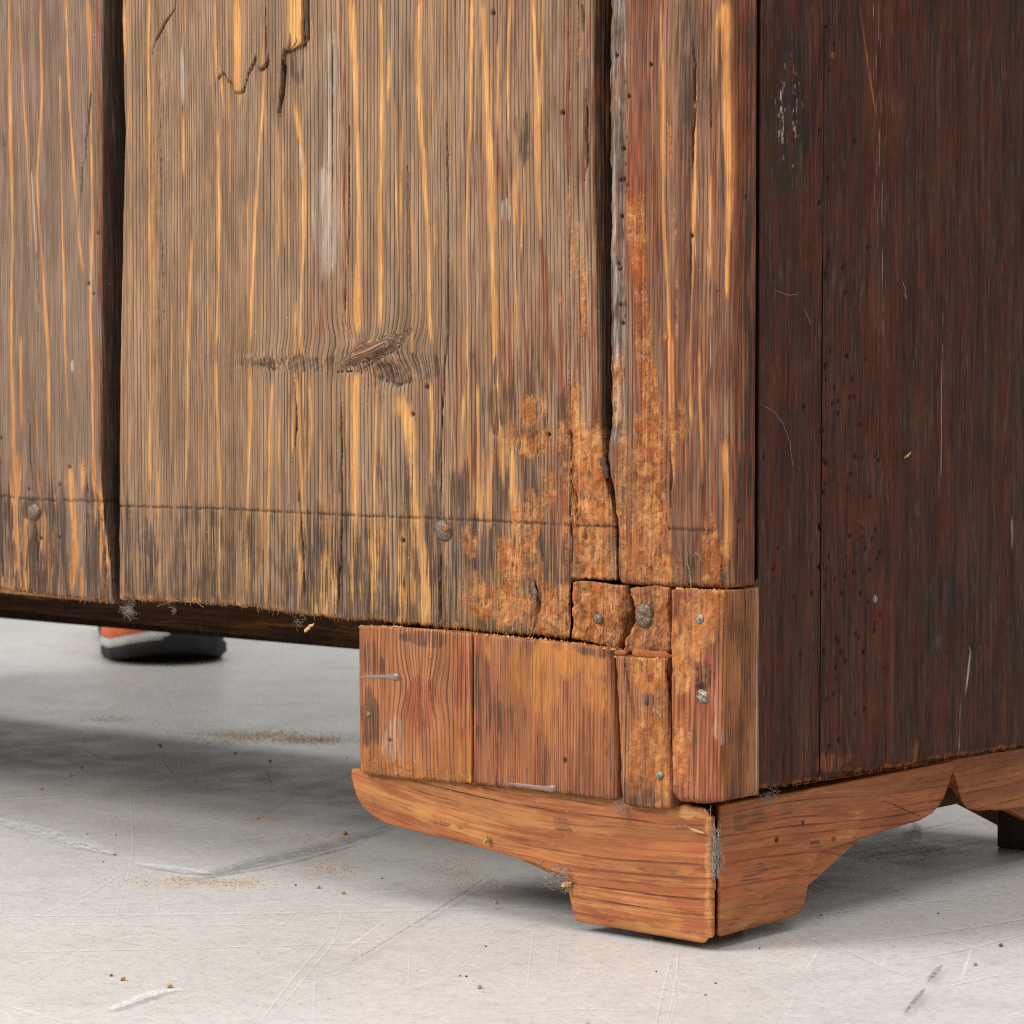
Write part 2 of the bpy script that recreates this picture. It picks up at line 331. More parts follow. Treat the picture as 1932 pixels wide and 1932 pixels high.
    at = {'gr': np.stack([ph.ravel(), (alg+z0).ravel(), (g+z0).ravel()], -1),
          'mA': np.stack([get('bare'), get('red'), get('dark'), get('rot')], -1),
          'mB': np.stack([get('crack'), get('pale'), get('x'), np.ones(Aa.size)], -1)}
    return link(name, V.reshape(-1, 3), (quads, ng), mat, parent, at)
def edge_fn(pts, conv, key='b', rough=0., fr=400, seed=0):
    """outline curve: key 'b' -> a as function of z ; key 'a' -> z as function of a"""
    q = pl(pts, conv)
    if key == 'b':
        o = np.argsort(q[:, 1]); q = q[o]
        return lambda b: np.interp(b, q[:, 1], q[:, 0])+(fbm(np.asarray(b)*fr, np.asarray(b)*0+seed, seed, 3)-.5)*rough
    o = np.argsort(q[:, 0]); q = q[o]
    return lambda a: np.interp(a, q[:, 0], q[:, 1])+(fbm(np.asarray(a)*fr, np.asarray(a)*0+seed, seed, 4)-.5)*rough
const = lambda v: (lambda q: np.full_like(np.asarray(q, float), v))
HT = .80

# ------------------------------------------------------------------ floor (setting)
def floor_mat():
    n = NB('polished_concrete'); ob = n.coord()
    big = n.noise(ob, 3.2, 5, .55); mid = n.noise(ob, 26, 5, .65); fine = n.noise(ob, 420, 3, .7); vf = n.noise(ob, 1500, 2, .6)
    col = n.mix(n.mr(big, .35, .65), sr(202, 199, 195), sr(189, 186, 182))
    col = n.mix(n.math('MULTIPLY', n.mr(mid, .45, .66), .32), col, sr(156, 151, 148))
    m2 = n.noise(n.vm(ob, (1, 1, 1)), 130, 5, .75); col = n.mix(n.math('MULTIPLY', n.mr(m2, .5, .66), .28), col, sr(146, 139, 134)); col = n.mix(n.math('MULTIPLY', n.mr(m2, .34, .46, 1, 0), .35), col, sr(212, 210, 206))
    col = n.mix(n.math('MULTIPLY', n.mr(fine, .5, .72), .5), col, sr(140, 134, 130))
    col = n.mix(n.math('MULTIPLY', n.mr(vf, .3, .45, 1, 0), .35), col, sr(214, 212, 208))
    # fine random scratches in several directions
    scr = None
    for k, a in enumerate((4, 31, 62, 97, 128, 155)):
        mp = n.n.new('ShaderNodeMapping'); n.put(mp.inputs['Vector'], ob); mp.inputs['Rotation'].default_value = (0, 0, R(a)); mp.inputs['Location'].default_value = (k*3.1, k*1.7, 0)
        wv = n.vm(mp.outputs[0], (5+k, 520, 1)); s_ = n.noise(wv, 1, 1, .4, .0)
        gate = n.noise(n.vm(mp.outputs[0], (7, 16, 1)), 1, 2, .5)
        m_ = n.math('MULTIPLY', n.mr(s_, .735, .78), n.mr(gate, .5, .62))
        scr = m_ if scr is None else n.math('MAXIMUM', scr, m_)
    col = n.mix(n.math('MULTIPLY', scr, .22), col, sr(226, 224, 221))
    dk = n.noise(n.vm(ob, (60, 210, 1)), 1, 5, .75); col = n.mix(n.math('MULTIPLY', n.mr(dk, .6, .72), .3), col, sr(134, 126, 120))
    V = n.n.new('ShaderNodeTexVoronoi'); V.inputs['Scale'].default_value = 70; n.put(V.inputs['Vector'], ob)
    spk = n.math('MULTIPLY', n.mr(V.outputs['Distance'], .03, .07, 1, 0), n.math('GREATER_THAN', n.sep(V.outputs['Color'])[1], .93))
    col = n.mix(n.math('MULTIPLY', spk, .8), col, sr(70, 62, 56))
    rg = n.math('ADD', n.mr(mid, .3, .7, .30, .46), n.math('MULTIPLY', scr, .2))
    nr = n.bump(n.math('ADD', fine, n.math('MULTIPLY', vf, .5)), .00012, .5)
    return n.fin(col, rg, nr, .35)
FLOOR = link('floor', [(-7, -5, 0), (5, -5, 0), (5, 7, 0), (-7, 7, 0)], [(0, 1, 2, 3)], floor_mat(), None, None, False, (0, 0, 0))
tag(FLOOR, 'scratched light grey polished concrete floor', 'floor', None, 'structure')

# ------------------------------------------------------------------ the cabinet
CAB = thing('cabinet', (-.5, .165, 0), 'old weathered pine cabinet with open-jointed back boards, patched corner and bracket feet', 'cabinet')

# ---- wide back board
def f_wide(A, B):
    kx, kz = bk(700, 658); k2x, k2z = bk(515, 685)
    def kn(cx, cz, sx, sz): return np.exp(-((A-cx)/sx)**2-((B-cz)/sz)**2)
    g = A+(fbm(A*8, B*2.4, 3, 3)-.5)*.010+(fbm(A*60, B*14, 4, 2)-.5)*.0007
    K = kn(kx, kz, .021, .0085); K2 = kn(k2x, k2z, .016, .004)
    g = g+.010*(A-kx)/.02*K*.95+.006*(fbm(A*160, B*260, 6, 3)-.5)*(.7*K+K2)+.0022*kn(kx-.022, kz-.002, .04, .006)
    la = .30; lx_, lz_ = bk(703, 660); e1 = (A-lx_)*math.cos(la)+(B-lz_)*math.sin(la); e2 = -(A-lx_)*math.sin(la)+(B-lz_)*math.cos(la)
    dl = np.hypot(e1/.0175, e2/.0040)+(fbm(A*140, B*200, 58, 4)-.5)*1.3; lens = sst(1.25, .7, dl); rim = np.exp(-((dl-1.02)/.13)**2)*sst(-.004, .004, -e2+.002*e1/.0165)
    g = g*(1-lens)+lens*(lx_+e2*1.5+(fbm(A*90, B*200, 59, 3)-.5)*.004)
    gou = np.hypot((A-bk(737, 706)[0])/.0105, (B-bk(737, 706)[1]-.25*(A-bk(737, 706)[0])*-1)/.0042)+(fbm(A*160, B*160, 60, 3)-.5)*.7; gm_ = sst(1.15, .8, gou)
    sl = [([(283, 0), (280, 150), (283, 400), (283, 650), (285, 733), (283, 908)], 6, .8), ([(245, 0), (242, 200), (235, 300)], 3.5, .7),
          ([(347, 220), (347, 330)], 5, .9), ([(364, 450), (358, 600), (355, 700), (355, 790), (350, 908)], 7, .85), ([(408, 0), (408, 140)], 6, .9),
          ([(411, 240), (415, 385), (413, 525), (408, 650)], 8, .95), ([(408, 675), (413, 803), (416, 943), (417, 1040), (416, 1140)], 10, 1.),
          ([(450, 0), (451, 172)], 11, 1.05), ([(455, 172), (452, 200)], 7, .7), ([(500, 90), (497, 200), (490, 280), (481, 420), (474, 640)], 6, .85),
          ([(472, 700), (472, 780), (469, 943), (465, 1120)], 7, .9), ([(525, 250), (525, 490)], 4, .75), ([(556, 205), (563, 238), (574, 315), (574, 455), (569, 600), (568, 660)], 9, 1.),
          ([(514, 733), (510, 800), (507, 908), (502, 1140)], 9, .95), ([(560, 712), (563, 760), (570, 943), (574, 1120)], 9, .9), ([(584, 715), (589, 800), (586, 880)], 12, .7),
          ([(666, 0), (670, 210), (675, 385), (677, 625)], 12, 1.05), ([(717, 0), (721, 175), (717, 385), (717, 618)], 8, 1.), ([(733, 105), (731, 180)], 8, .9), ([(745, 190), (748, 380), (752, 520)], 4, .7),
          ([(794, 0), (791, 175), (799, 315), (808, 455), (813, 640)], 9, 1.), ([(890, 0), (887, 245), (880, 455), (880, 690)], 6, .85), ([(913, 0), (918, 175), (924, 315), (924, 437), (929, 560), (936, 690)], 13, 1.05),
          ([(962, 0), (959, 140), (960, 250)], 6, .85), ([(973, 332), (971, 455), (978, 660)], 6, .85), ([(1004, 0), (1013, 175), (1015, 315), (1020, 440)], 9, .95),
          ([(673, 698), (670, 840), (666, 978), (663, 1153)], 14, 1.05), ([(712, 708), (708, 908), (708, 1153)], 9, .95), ([(724, 745), (718, 880)], 6, .8), ([(750, 752), (765, 800), (770, 838), (778, 978), (775, 1040)], 25, 1.08),
          ([(768, 1020), (778, 1090), (776, 1150)], 22, .85), ([(741, 756), (741, 782)], 16, 1.), ([(813, 726), (816, 800), (812, 930)], 7, .85), ([(901, 733), (903, 850), (901, 971)], 6, .85), ([(880, 740), (872, 830), (872, 900)], 10, .6),
          ([(936, 690), (936, 733), (943, 803), (950, 920)], 15, .85), ([(628, 1000), (625, 1140)], 5, .8), ([(540, 1000), (540, 1140)], 7, .7), ([(300, 900), (300, 1130)], 12, .62), ([(385, 680), (380, 1100)], 4, .6), ([(325, 560), (322, 900)], 3, .6)]
    bare = np.zeros_like(A)
    for i, (p, w_, s_) in enumerate(sl): bare = np.maximum(bare, s_*streak(A, B, p, w_, seed=i*7+1))
    rw = np.random.default_rng(5)
    for i in range(46):        # faint secondary streaks, each with its own run and strength
        x_ = 232+rw.random()*860; y_ = -60+rw.random()*900; l_ = 90+rw.random()**2*520; d_ = rw.normal()*5
        bare = np.maximum(bare, (.42+.36*rw.random())*streak(A, B, [(x_, y_), (x_+d_*.4, y_+l_*.5), (x_+d_, y_+l_)], 2.6+rw.random()**2*5, seed=700+i*3))
    # knot band interrupts the streaks
    band = mx(.8*blob(A, B, (590, 686), 190, 15, seed=21, rough=.7), blob(A, B, (700, 665), 90, 36, seed=22, ang=.25, rough=.4), .8*blob(A, B, (790, 690), 60, 26, seed=23, rough=.6))
    bare = bare*(1-.95*band)*(1-lens)*(1-gm_)
    low = sst(.185, .135, B); rgt = sst(-.19, -.09, A)
    bare = mx(bare, .95*low*(.3+.7*sst(-.28, -.20, A))*sst(.55, .63, fbm(A*260, B*22, 130, 4)), .85*sst(.24, .17, B)*rgt*sst(.54, .64, fbm(A*260, B*16, 131, 4)))*(1-.9*band)
    red = mx(.75*streak(A, B, [(1072, 0), (1074, 315)], 9, seed=90), .95*streak(A, B, [(936, 730), (943, 803), (950, 943), (946, 1090)], 24, seed=91), .9*streak(A, B, [(1058, 640), (1062, 800), (1054, 978)], 15, seed=92),
             .8*streak(A, B, [(1023, 440), (1032, 560), (1048, 700)], 12, seed=93), .62*streak(A, B, [(1110, 0), (1118, 500), (1120, 900)], 16, seed=94), .55*sst(-.17, -.10, A)*fbm(A*60, B*10, 61),
             .6*blob(A, B, (1000, 1080), 110, 110, seed=95), .5*streak(A, B, [(600, 430), (605, 640)], 22, seed=96), .5*streak(A, B, [(640, 0), (655, 620)], 18, seed=97), .75*rgt*sst(.30, .20, B)*fbm(A*90, B*12, 133, 4)*1.35, .6*lens*fbm(A*60, B*300, 134, 3)*1.4, .55*blob(A, B, (700, 655), 50, 14, seed=98, ang=.3))
    rot = mx(blob(A, B, (1000, 838), 46, 46, seed=31, rough=1.1), .8*blob(A, B, (1000, 775), 26, 26, seed=32, rough=1.3), .95*blob(A, B, (918, 1130), 50, 54, seed=33, rough=1.), .9*blob(A, B, (995, 970), 30, 45, seed=34),
             blob(A, B, (992, 1040), 36, 70, seed=35, rough=1.2), .95*blob(A, B, (1035, 1150), 50, 70, seed=36), .9*streak(A, B, [(1086, 420), (1090, 520)], 18, seed=37), .85*streak(A, B, [(1102, 480), (1096, 640)], 12, seed=38),
             1.05*streak(A, B, [(1084, 705), (1082, 860)], 26, seed=39), 1.1*streak(A, B, [(1100, 800), (1110, 880), (1118, 1100)], 74, seed=40), .8*streak(A, B, [(1094, 0), (1097, 120)], 11, seed=41), .7*streak(A, B, [(1070, 0), (1070, 60)], 7, seed=42),
             .85*blob(A, B, (1053, 560), 14, 22, seed=43, rough=1.2), .8*blob(A, B, (885, 1030), 18, 44, seed=44, rough=1.2), .75*blob(A, B, (912, 875), 9, 18, seed=45), .7*streak(A, B, [(1075, 350), (1068, 470)], 7, seed=46), .9*blob(A, B, (1040, 945), 26, 60, seed=47, rough=1.3))
    dark = mx(.85*low*(.45+.55*sst(-.28, -.20, A))*sst(.48, .59, fbm(A*200, B*20, 135, 4)), .75*gm_, .35*lens, .62*band*(.2+1.0*fbm(A*120, B*300, 70)), .85*sst(.185, .120, B)*fbm(A*120, B*14, 71, 4)*1.25, .8*sst(.215, .17, B)*sst(-.26, -.12, A)*sst(.36, .6, fbm(A*190, B*13, 72, 4)), .6*sst(.19, .13, B)*sst(.40, .62, fbm(A*210, B*12, 172, 4)),
              .42*blob(A, B, (990, 760), 90, 70, seed=73, rough=1.7, fr=160, st=.25), .5*streak(A, B, [(345, 330), (344, 420)], 5, seed=74), .55*blob(A, B, (995, 260), 16, 70, seed=75), .55*streak(A, B, [(1110, 100), (1105, 330)], 8, seed=76),
              .2*fbm(A*90, B*7, 77, 4)*sst(-.33, -.05, A), .75*blob(A, B, (836, 1001), 26, 30, seed=150), .6*streak(A, B, [(836, 1015), (837, 1110)], 12, seed=151))
    # marking-gauge line scribed along the board
    q = pl([(222, 955), (420, 960), (672, 973), (820, 978), (964, 985), (1060, 990)], bk)
    zl = np.interp(A, q[:, 0], q[:, 1]); sc = np.exp(-((B-zl-(fbm(A*900, A*0, 80, 2)-.5)*.0008)/.00042)**2)*(.35+.65*(fbm(A*420, A*0, 81, 2) > .38))
    cr = mx(crack(A, B, [(843, 210), (845, 420), (845, 628), (838, 698), (834, 785), (831, 978)], 2.0, seed=1), .9*crack(A, B, [(831, 1015), (831, 1185)], 2.8, seed=2), crack(A, B, [(644, 760), (645, 978), (640, 1100), (634, 1170)], 2.6, seed=3),
            crack(A, B, [(556, 712), (562, 803), (552, 873)], 1.8, seed=4), crack(A, B, [(560, 900), (569, 978), (577, 1140)], 2., seed=5), .8*crack(A, B, [(658, 210), (660, 420), (650, 600)], 1.4, seed=6), .7*crack(A, B, [(770, 300), (775, 560)], 1.2, seed=7),
            .9*crack(A, B, [(1105, 170), (1107, 300), (1103, 340)], 3.5, seed=8), crack(A, B, [(1008, 1095), (1012, 1155), (1006, 1190)], 5, seed=9, jit=2), crack(A, B, [(1018, 1010), (1024, 1060)], 3, seed=10), .9*crack(A, B, [(1098, 10), (1101, 60)], 6, seed=11),
            .9*crack(A, B, [(1079, 860), (1078, 1095)], 2.5, seed=12, jit=2), .7*crack(A, B, [(505, 0), (506, 122)], 1.6, seed=13), .9*crack(A, B, [(527, 218), (535, 175), (539, 98)], 4.2, seed=14, jit=.5), .5*crack(A, B, [(300, 130), (310, 620)], 1., seed=15),
            .55*crack(A, B, [(628, 60), (626, 560)], 1.1, seed=16), .9*crack(A, B, [(640, 702), (680, 700), (730, 668), (762, 650)], 2.4, seed=17, jit=3), .7*crack(A, B, [(735, 700), (760, 725)], 4, seed=18, jit=3), .6*crack(A, B, [(470, 690), (530, 686), (600, 700)], 2, seed=19, jit=3))
    # torn top layer
    ex = np.array([400, 408, 412, 424, 432, 440, 445, 454, 462, 470, 478, 486, 488, 492, 500, 506, 510, 516, 522, 528, 533, 538, 541, 548, 556, 562, 568, 574, 579, 581])
    ey = np.array([-90, 60, 146, 138, 150, 158, 176, 172, 168, 140, 124, 104, 122, 130, 126, 122, 100, 150, 190, 216, 190, 110, 92, 96, 66, 84, 74, 82, 76, -90])
    qq = pl(list(zip(ex, ey)), bk); ze = np.interp(A, qq[:, 0], qq[:, 1])+(fbm(A*500, A*0, 83, 3)-.5)*.0016
    lay = sst(-.0004, .0004, B-ze); rise = np.interp(A, qq[:, 0], np.interp(ex, [400, 480, 538, 560, 579], [.0004, .0009, .0016, .0024, .0016]))
    e2 = pl([(334, 0), (331, 18), (311, 45), (294, 77), (287, 105), (284, 150)], bk); z2 = np.interp(A, e2[::-1, 0], e2[::-1, 1]); in2 = (A < e2[0, 0])*(A > e2[-1, 0])
    tear = mx(.95*np.exp(-((B-ze+.0005)/.0006)**2)*(A > qq[1, 0])*(A < qq[-2, 0])*(.6+.4*sst(.35, .55, fbm(A*300, A*0, 84, 2))), crack(A, B, [(334, 0), (330, 18), (311, 45), (294, 77), (287, 105)], 3.2, seed=20, jit=1), .7*crack(A, B, [(352, 32), (366, 34)], 2, seed=21, jit=3))
    xs = bk(579, 40)[0]; step_shade = np.exp(-((A-xs-.0006)/.0007)**2)*sst(-.001, .001, B-bk(579, 78)[1]); tear = np.maximum(tear, .9*step_shade)  # shadow line right of the raised layer, painted into the dark mask
    bare = np.maximum(bare, .98*streak(A, B, [(566, -20), (567, 76)], 19, seed=88)*lay)
    dark = np.maximum(dark, .55*blob(A, B, (560, 130), 14, 50, seed=85))
    pale = mx(.75*streak(A, B, [(344, 95), (347, 190)], 7, seed=100), .95*streak(A, B, [(567, 275), (570, 345)], 5, seed=101), .34*streak(A, B, [(622, 60), (620, 330)], 30, seed=102), .5*blob(A, B, (955, 395), 14, 30, seed=103),  .45*blob(A, B, (620, 420), 26, 120, seed=105))
    holes = np.zeros_like(A)
    for p in [(1061, 213), (930, 25), (778, 782), (760, 1020), (805, 730), (1035, 820)]:
        x0, zz = bk(*p); holes = np.maximum(holes, np.exp(-(np.hypot(A-x0, B-zz)/.0009)**2))
    rot = rot*(.46+.5*fbm(A*90, B*50, 140, 4)); rmk = sst(.42, .8, rot)
    rid = phase(g, .0021, 1, .65); cr = mx(cr, .4*rim, .8*np.exp(-((gou-1.0)/.12)**2)*sst(0, .003, bk(737, 704)[1]-B)*(fbm(A*500, B*300, 136, 2) > .45))
    h = lay*rise-.0018*cr-.0006*sc-.0012*tear-.0018*holes+.0010*(fbm(A*14, B*6, 50)-.5)+.0007*rmk*(fbm(A*500, B*420, 51, 4)-.62)*2.2-.0007*sst(.60, .72, fbm(A*520, B*210, 52, 4))*rmk
    wr = np.maximum(kn(k2x+.01, k2z, .035, .0045), kn(bk(730, 700)[0], bk(730, 700)[1], .016, .009)); h = h+.0011*wr*(fbm(A*420+40*(B-kz), B*500, 57, 3)-.5)*2-.0012*kn(bk(735, 708)[0], bk(735, 708)[1], .013, .006)+.0005*lens-.0010*gm_+.0008*K*(fbm(A*140, B*320, 53, 3)-.35)+.0008*np.exp(-((B-kz-.0)/.004)**2)*np.exp(-((A-kx)/.016)**2)-.0008*sst(0, .004, bk(250, 0)[0]-A)
    h = h+.00012*np.cos(rid*6.2832)*(1-rmk)-.0009*sst(.5, .66, fbm(A*95, B*60, 160, 4))*rmk
    h = h-.0012*sst(.0, .012, A-bk(1085, 500)[0])*sst(.20, .16, B)*fbm(A*120, B*90, 54, 3)
    fr = sst(.004, .0, B-.118+.02*(A+.33)/.23*.0)*fbm(A*700, A*0, 55, 2)
    bare = np.maximum(bare, .9*sst(.0045, .0005, B-zbot(A))*fbm(A*420, B*60, 56, 3)*1.5)
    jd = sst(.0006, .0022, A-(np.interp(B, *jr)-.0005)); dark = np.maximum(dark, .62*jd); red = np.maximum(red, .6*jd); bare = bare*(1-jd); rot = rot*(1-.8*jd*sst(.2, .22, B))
    return dict(h=h, g=g, sp=.0021, var=.65, seed=1, bare=bare, red=red, rot=rot, dark=dark, crack=mx(cr, .8*sc, tear, holes*1.2), pale=pale)
_q = pl([(1118, -150), (1119, 0), (1122, 400), (1130, 700), (1134, 840), (1140, 900), (1156, 960), (1163, 1040), (1165, 1300)], bk)[::-1]; jr = (_q[:, 1], _q[:, 0])
zbot = edge_fn([(150, 1128), (222, 1131), (320, 1136), (430, 1142), (560, 1158), (650, 1168), (760, 1178), (880, 1190), (1000, 1200), (1077, 1206), (1079.5, 1094), (1120, 1095), (1180, 1096)], bk, 'a', .0022, 520, 3)
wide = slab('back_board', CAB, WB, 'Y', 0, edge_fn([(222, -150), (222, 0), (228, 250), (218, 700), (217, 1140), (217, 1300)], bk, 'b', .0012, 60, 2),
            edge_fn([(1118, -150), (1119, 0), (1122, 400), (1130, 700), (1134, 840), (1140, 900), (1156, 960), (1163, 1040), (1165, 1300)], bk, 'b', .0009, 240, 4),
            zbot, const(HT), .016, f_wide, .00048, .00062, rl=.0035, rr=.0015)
tag(wide, 'wide grey-brown board with yellow streaks, a knot band and a torn upper layer')

# ---- left back board
zbl = edge_fn([(-900, 1040), (-40, 1108), (0, 1112), (100, 1124), (215, 1140), (300, 1146)], bk, 'a', .002, 480, 8)
def f_left(A, B):
    g = A+(fbm(A*8, B*4, 13, 3)-.5)*.014
    sl = [([(17, 0), (19, 245), (24, 455), (21, 665), (26, 830), (30, 930), (38, 1120)], 8, .95), ([(35, 0), (52, 315), (60, 470)], 5, .7), ([(77, 0), (79, 175), (70, 332), (84, 560), (91, 665), (94, 873), (100, 960)], 7, .9),
          ([(122, 0), (131, 175), (140, 315), (150, 455), (160, 520)], 9, .9), ([(112, 140), (117, 385), (122, 630), (130, 800)], 6, .8), ([(164, 0), (171, 175), (175, 420), (171, 595), (175, 700), (176, 908), (180, 945)], 10, 1.),
          ([(40, 640), (42, 800)], 6, .7), ([(70, 760), (72, 850)], 7, .7), ([(135, 880), (140, 1000), (135, 1110)], 12, .9), ([(157, 870), (160, 920)], 14, .8), ([(95, 1000), (92, 1110)], 16, .85), ([(20, 950), (25, 1050), (45, 1120)], 12, .85), ([(5, 1000), (10, 1110)], 8, .8), ([(185, 945), (190, 1120)], 14, .6), ([(105, 1080), (108, 1120)], 8, .9)]
    bare = np.zeros_like(A)
    for i, (p, w_, s_) in enumerate(sl): bare = np.maximum(bare, s_*streak(A, B, p, w_, seed=i*5+300))
    lowm = sst(.19, .15, B)
    bare = np.maximum(bare, .95*lowm*sst(.52, .60, fbm(A*300, B*28, 301, 4)))
    xe = bk(188, 500)[0]
    red = mx(.8*np.exp(-((A-xe)/.0012)**2), .2*fbm(A*50, B*7, 302, 3), .5*streak(A, B, [(58, 250), (80, 560)], 16, seed=303))
    dark = mx(.9*lowm*sst(.44, .56, fbm(A*200, B*26, 304, 4)), .8*streak(A, B, [(172, 170), (160, 300), (145, 420)], 6, seed=305), .45*streak(A, B, [(60, 0), (62, 40)], 5, seed=306), .4*blob(A, B, (8, 262), 8, 14, seed=307), .75*blob(A, B, (63, 966), 26, 28, seed=330), .6*streak(A, B, [(64, 980), (66, 1080)], 12, seed=331))
    pale = mx(.8*streak(A, B, [(60, 330), (68, 470)], 5, seed=308), .7*streak(A, B, [(168, 430), (171, 560)], 7, seed=309), .5*blob(A, B, (138, 690), 8, 16, seed=310))
    q = pl([(0, 935), (60, 942), (190, 946)], bk); zl = np.interp(A, q[:, 0], q[:, 1]); sc = np.exp(-((B-zl-(fbm(A*900, A*0, 311, 2)-.5)*.0012)/.0005)**2)*(fbm(A*300, A*0, 312, 2) > .42)
    cr = mx(crack(A, B, [(56, 770), (58, 860), (61, 936)], 2., seed=320), crack(A, B, [(66, 985), (70, 1050), (75, 1130)], 2.4, seed=321), crack(A, B, [(157, 873), (162, 910), (168, 943)], 2.2, seed=322), .7*crack(A, B, [(172, 180), (150, 380)], 1.6, seed=323, jit=3), .8*crack(A, B, [(186, 950), (195, 1040), (197, 1110)], 2, seed=324), .6*crack(A, B, [(72, 480), (74, 640)], 1.2, seed=325))
    holes = np.zeros_like(A)
    for p in [(185, 440), (167, 535), (176, 555), (131, 881), (112, 915), (111, 1014), (75, 1016), (2, 827), (54, 923)]:
        x0, zz = bk(*p); holes = np.maximum(holes, np.exp(-(np.hypot(A-x0, B-zz)/.0007)**2))
    h = -.0016*cr-.0004*sc-.0015*holes+.0008*(fbm(A*12, B*5, 313)-.5)-.0007*lowm*sst(.52, .60, fbm(A*300, B*28, 301, 4))-.0007*lowm*fbm(A*500, B*60, 314, 3)
    jl = pl([(193, -150), (193, 0), (192, 400), (190, 900), (196, 980), (206, 1060), (214, 1140), (214, 1300)], bk)[::-1]; jd = sst(.0002, .0014, A-np.interp(B, jl[:, 1], jl[:, 0])+.0004); dark = np.maximum(dark, jd*1.2); bare = bare*(1-jd); red = red*(1-jd)  # edge face in the open joint darkened for old dirt and gap shade together
    return dict(h=h, g=g, sp=.0011, seed=13, bare=bare, red=red, dark=dark, pale=pale, crack=mx(cr, .7*sc, holes))
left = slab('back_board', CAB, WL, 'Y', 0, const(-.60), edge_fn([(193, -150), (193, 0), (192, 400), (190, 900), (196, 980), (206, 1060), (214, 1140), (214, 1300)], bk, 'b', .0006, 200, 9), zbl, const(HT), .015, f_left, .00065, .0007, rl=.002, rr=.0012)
tag(left, 'umber-grey board with thin orange streaks and a nail near its bottom end')
def f_plain(seed, sp=.002, **kw):
    def f(A, B):
        d = dict(h=.0008*(fbm(A*12, B*5, seed)-.5), g=A+(fbm(A*8, B*4, seed, 3)-.5)*.012, sp=sp, seed=seed, bare=.9*sst(.62, .8, fbm(A*120, B*4, seed+1, 3)), dark=.5*fbm(A*40, B*8, seed+2)); d.update(kw); return d
    return f
for i, (x0, x1) in enumerate([(-.80, -.606), (-1.0, -.806)]):
    slab('back_board', CAB, WL, 'Y', 0, const(x0), const(x1), const(.112), const(HT), .015, f_plain(400+i), .006, .006)

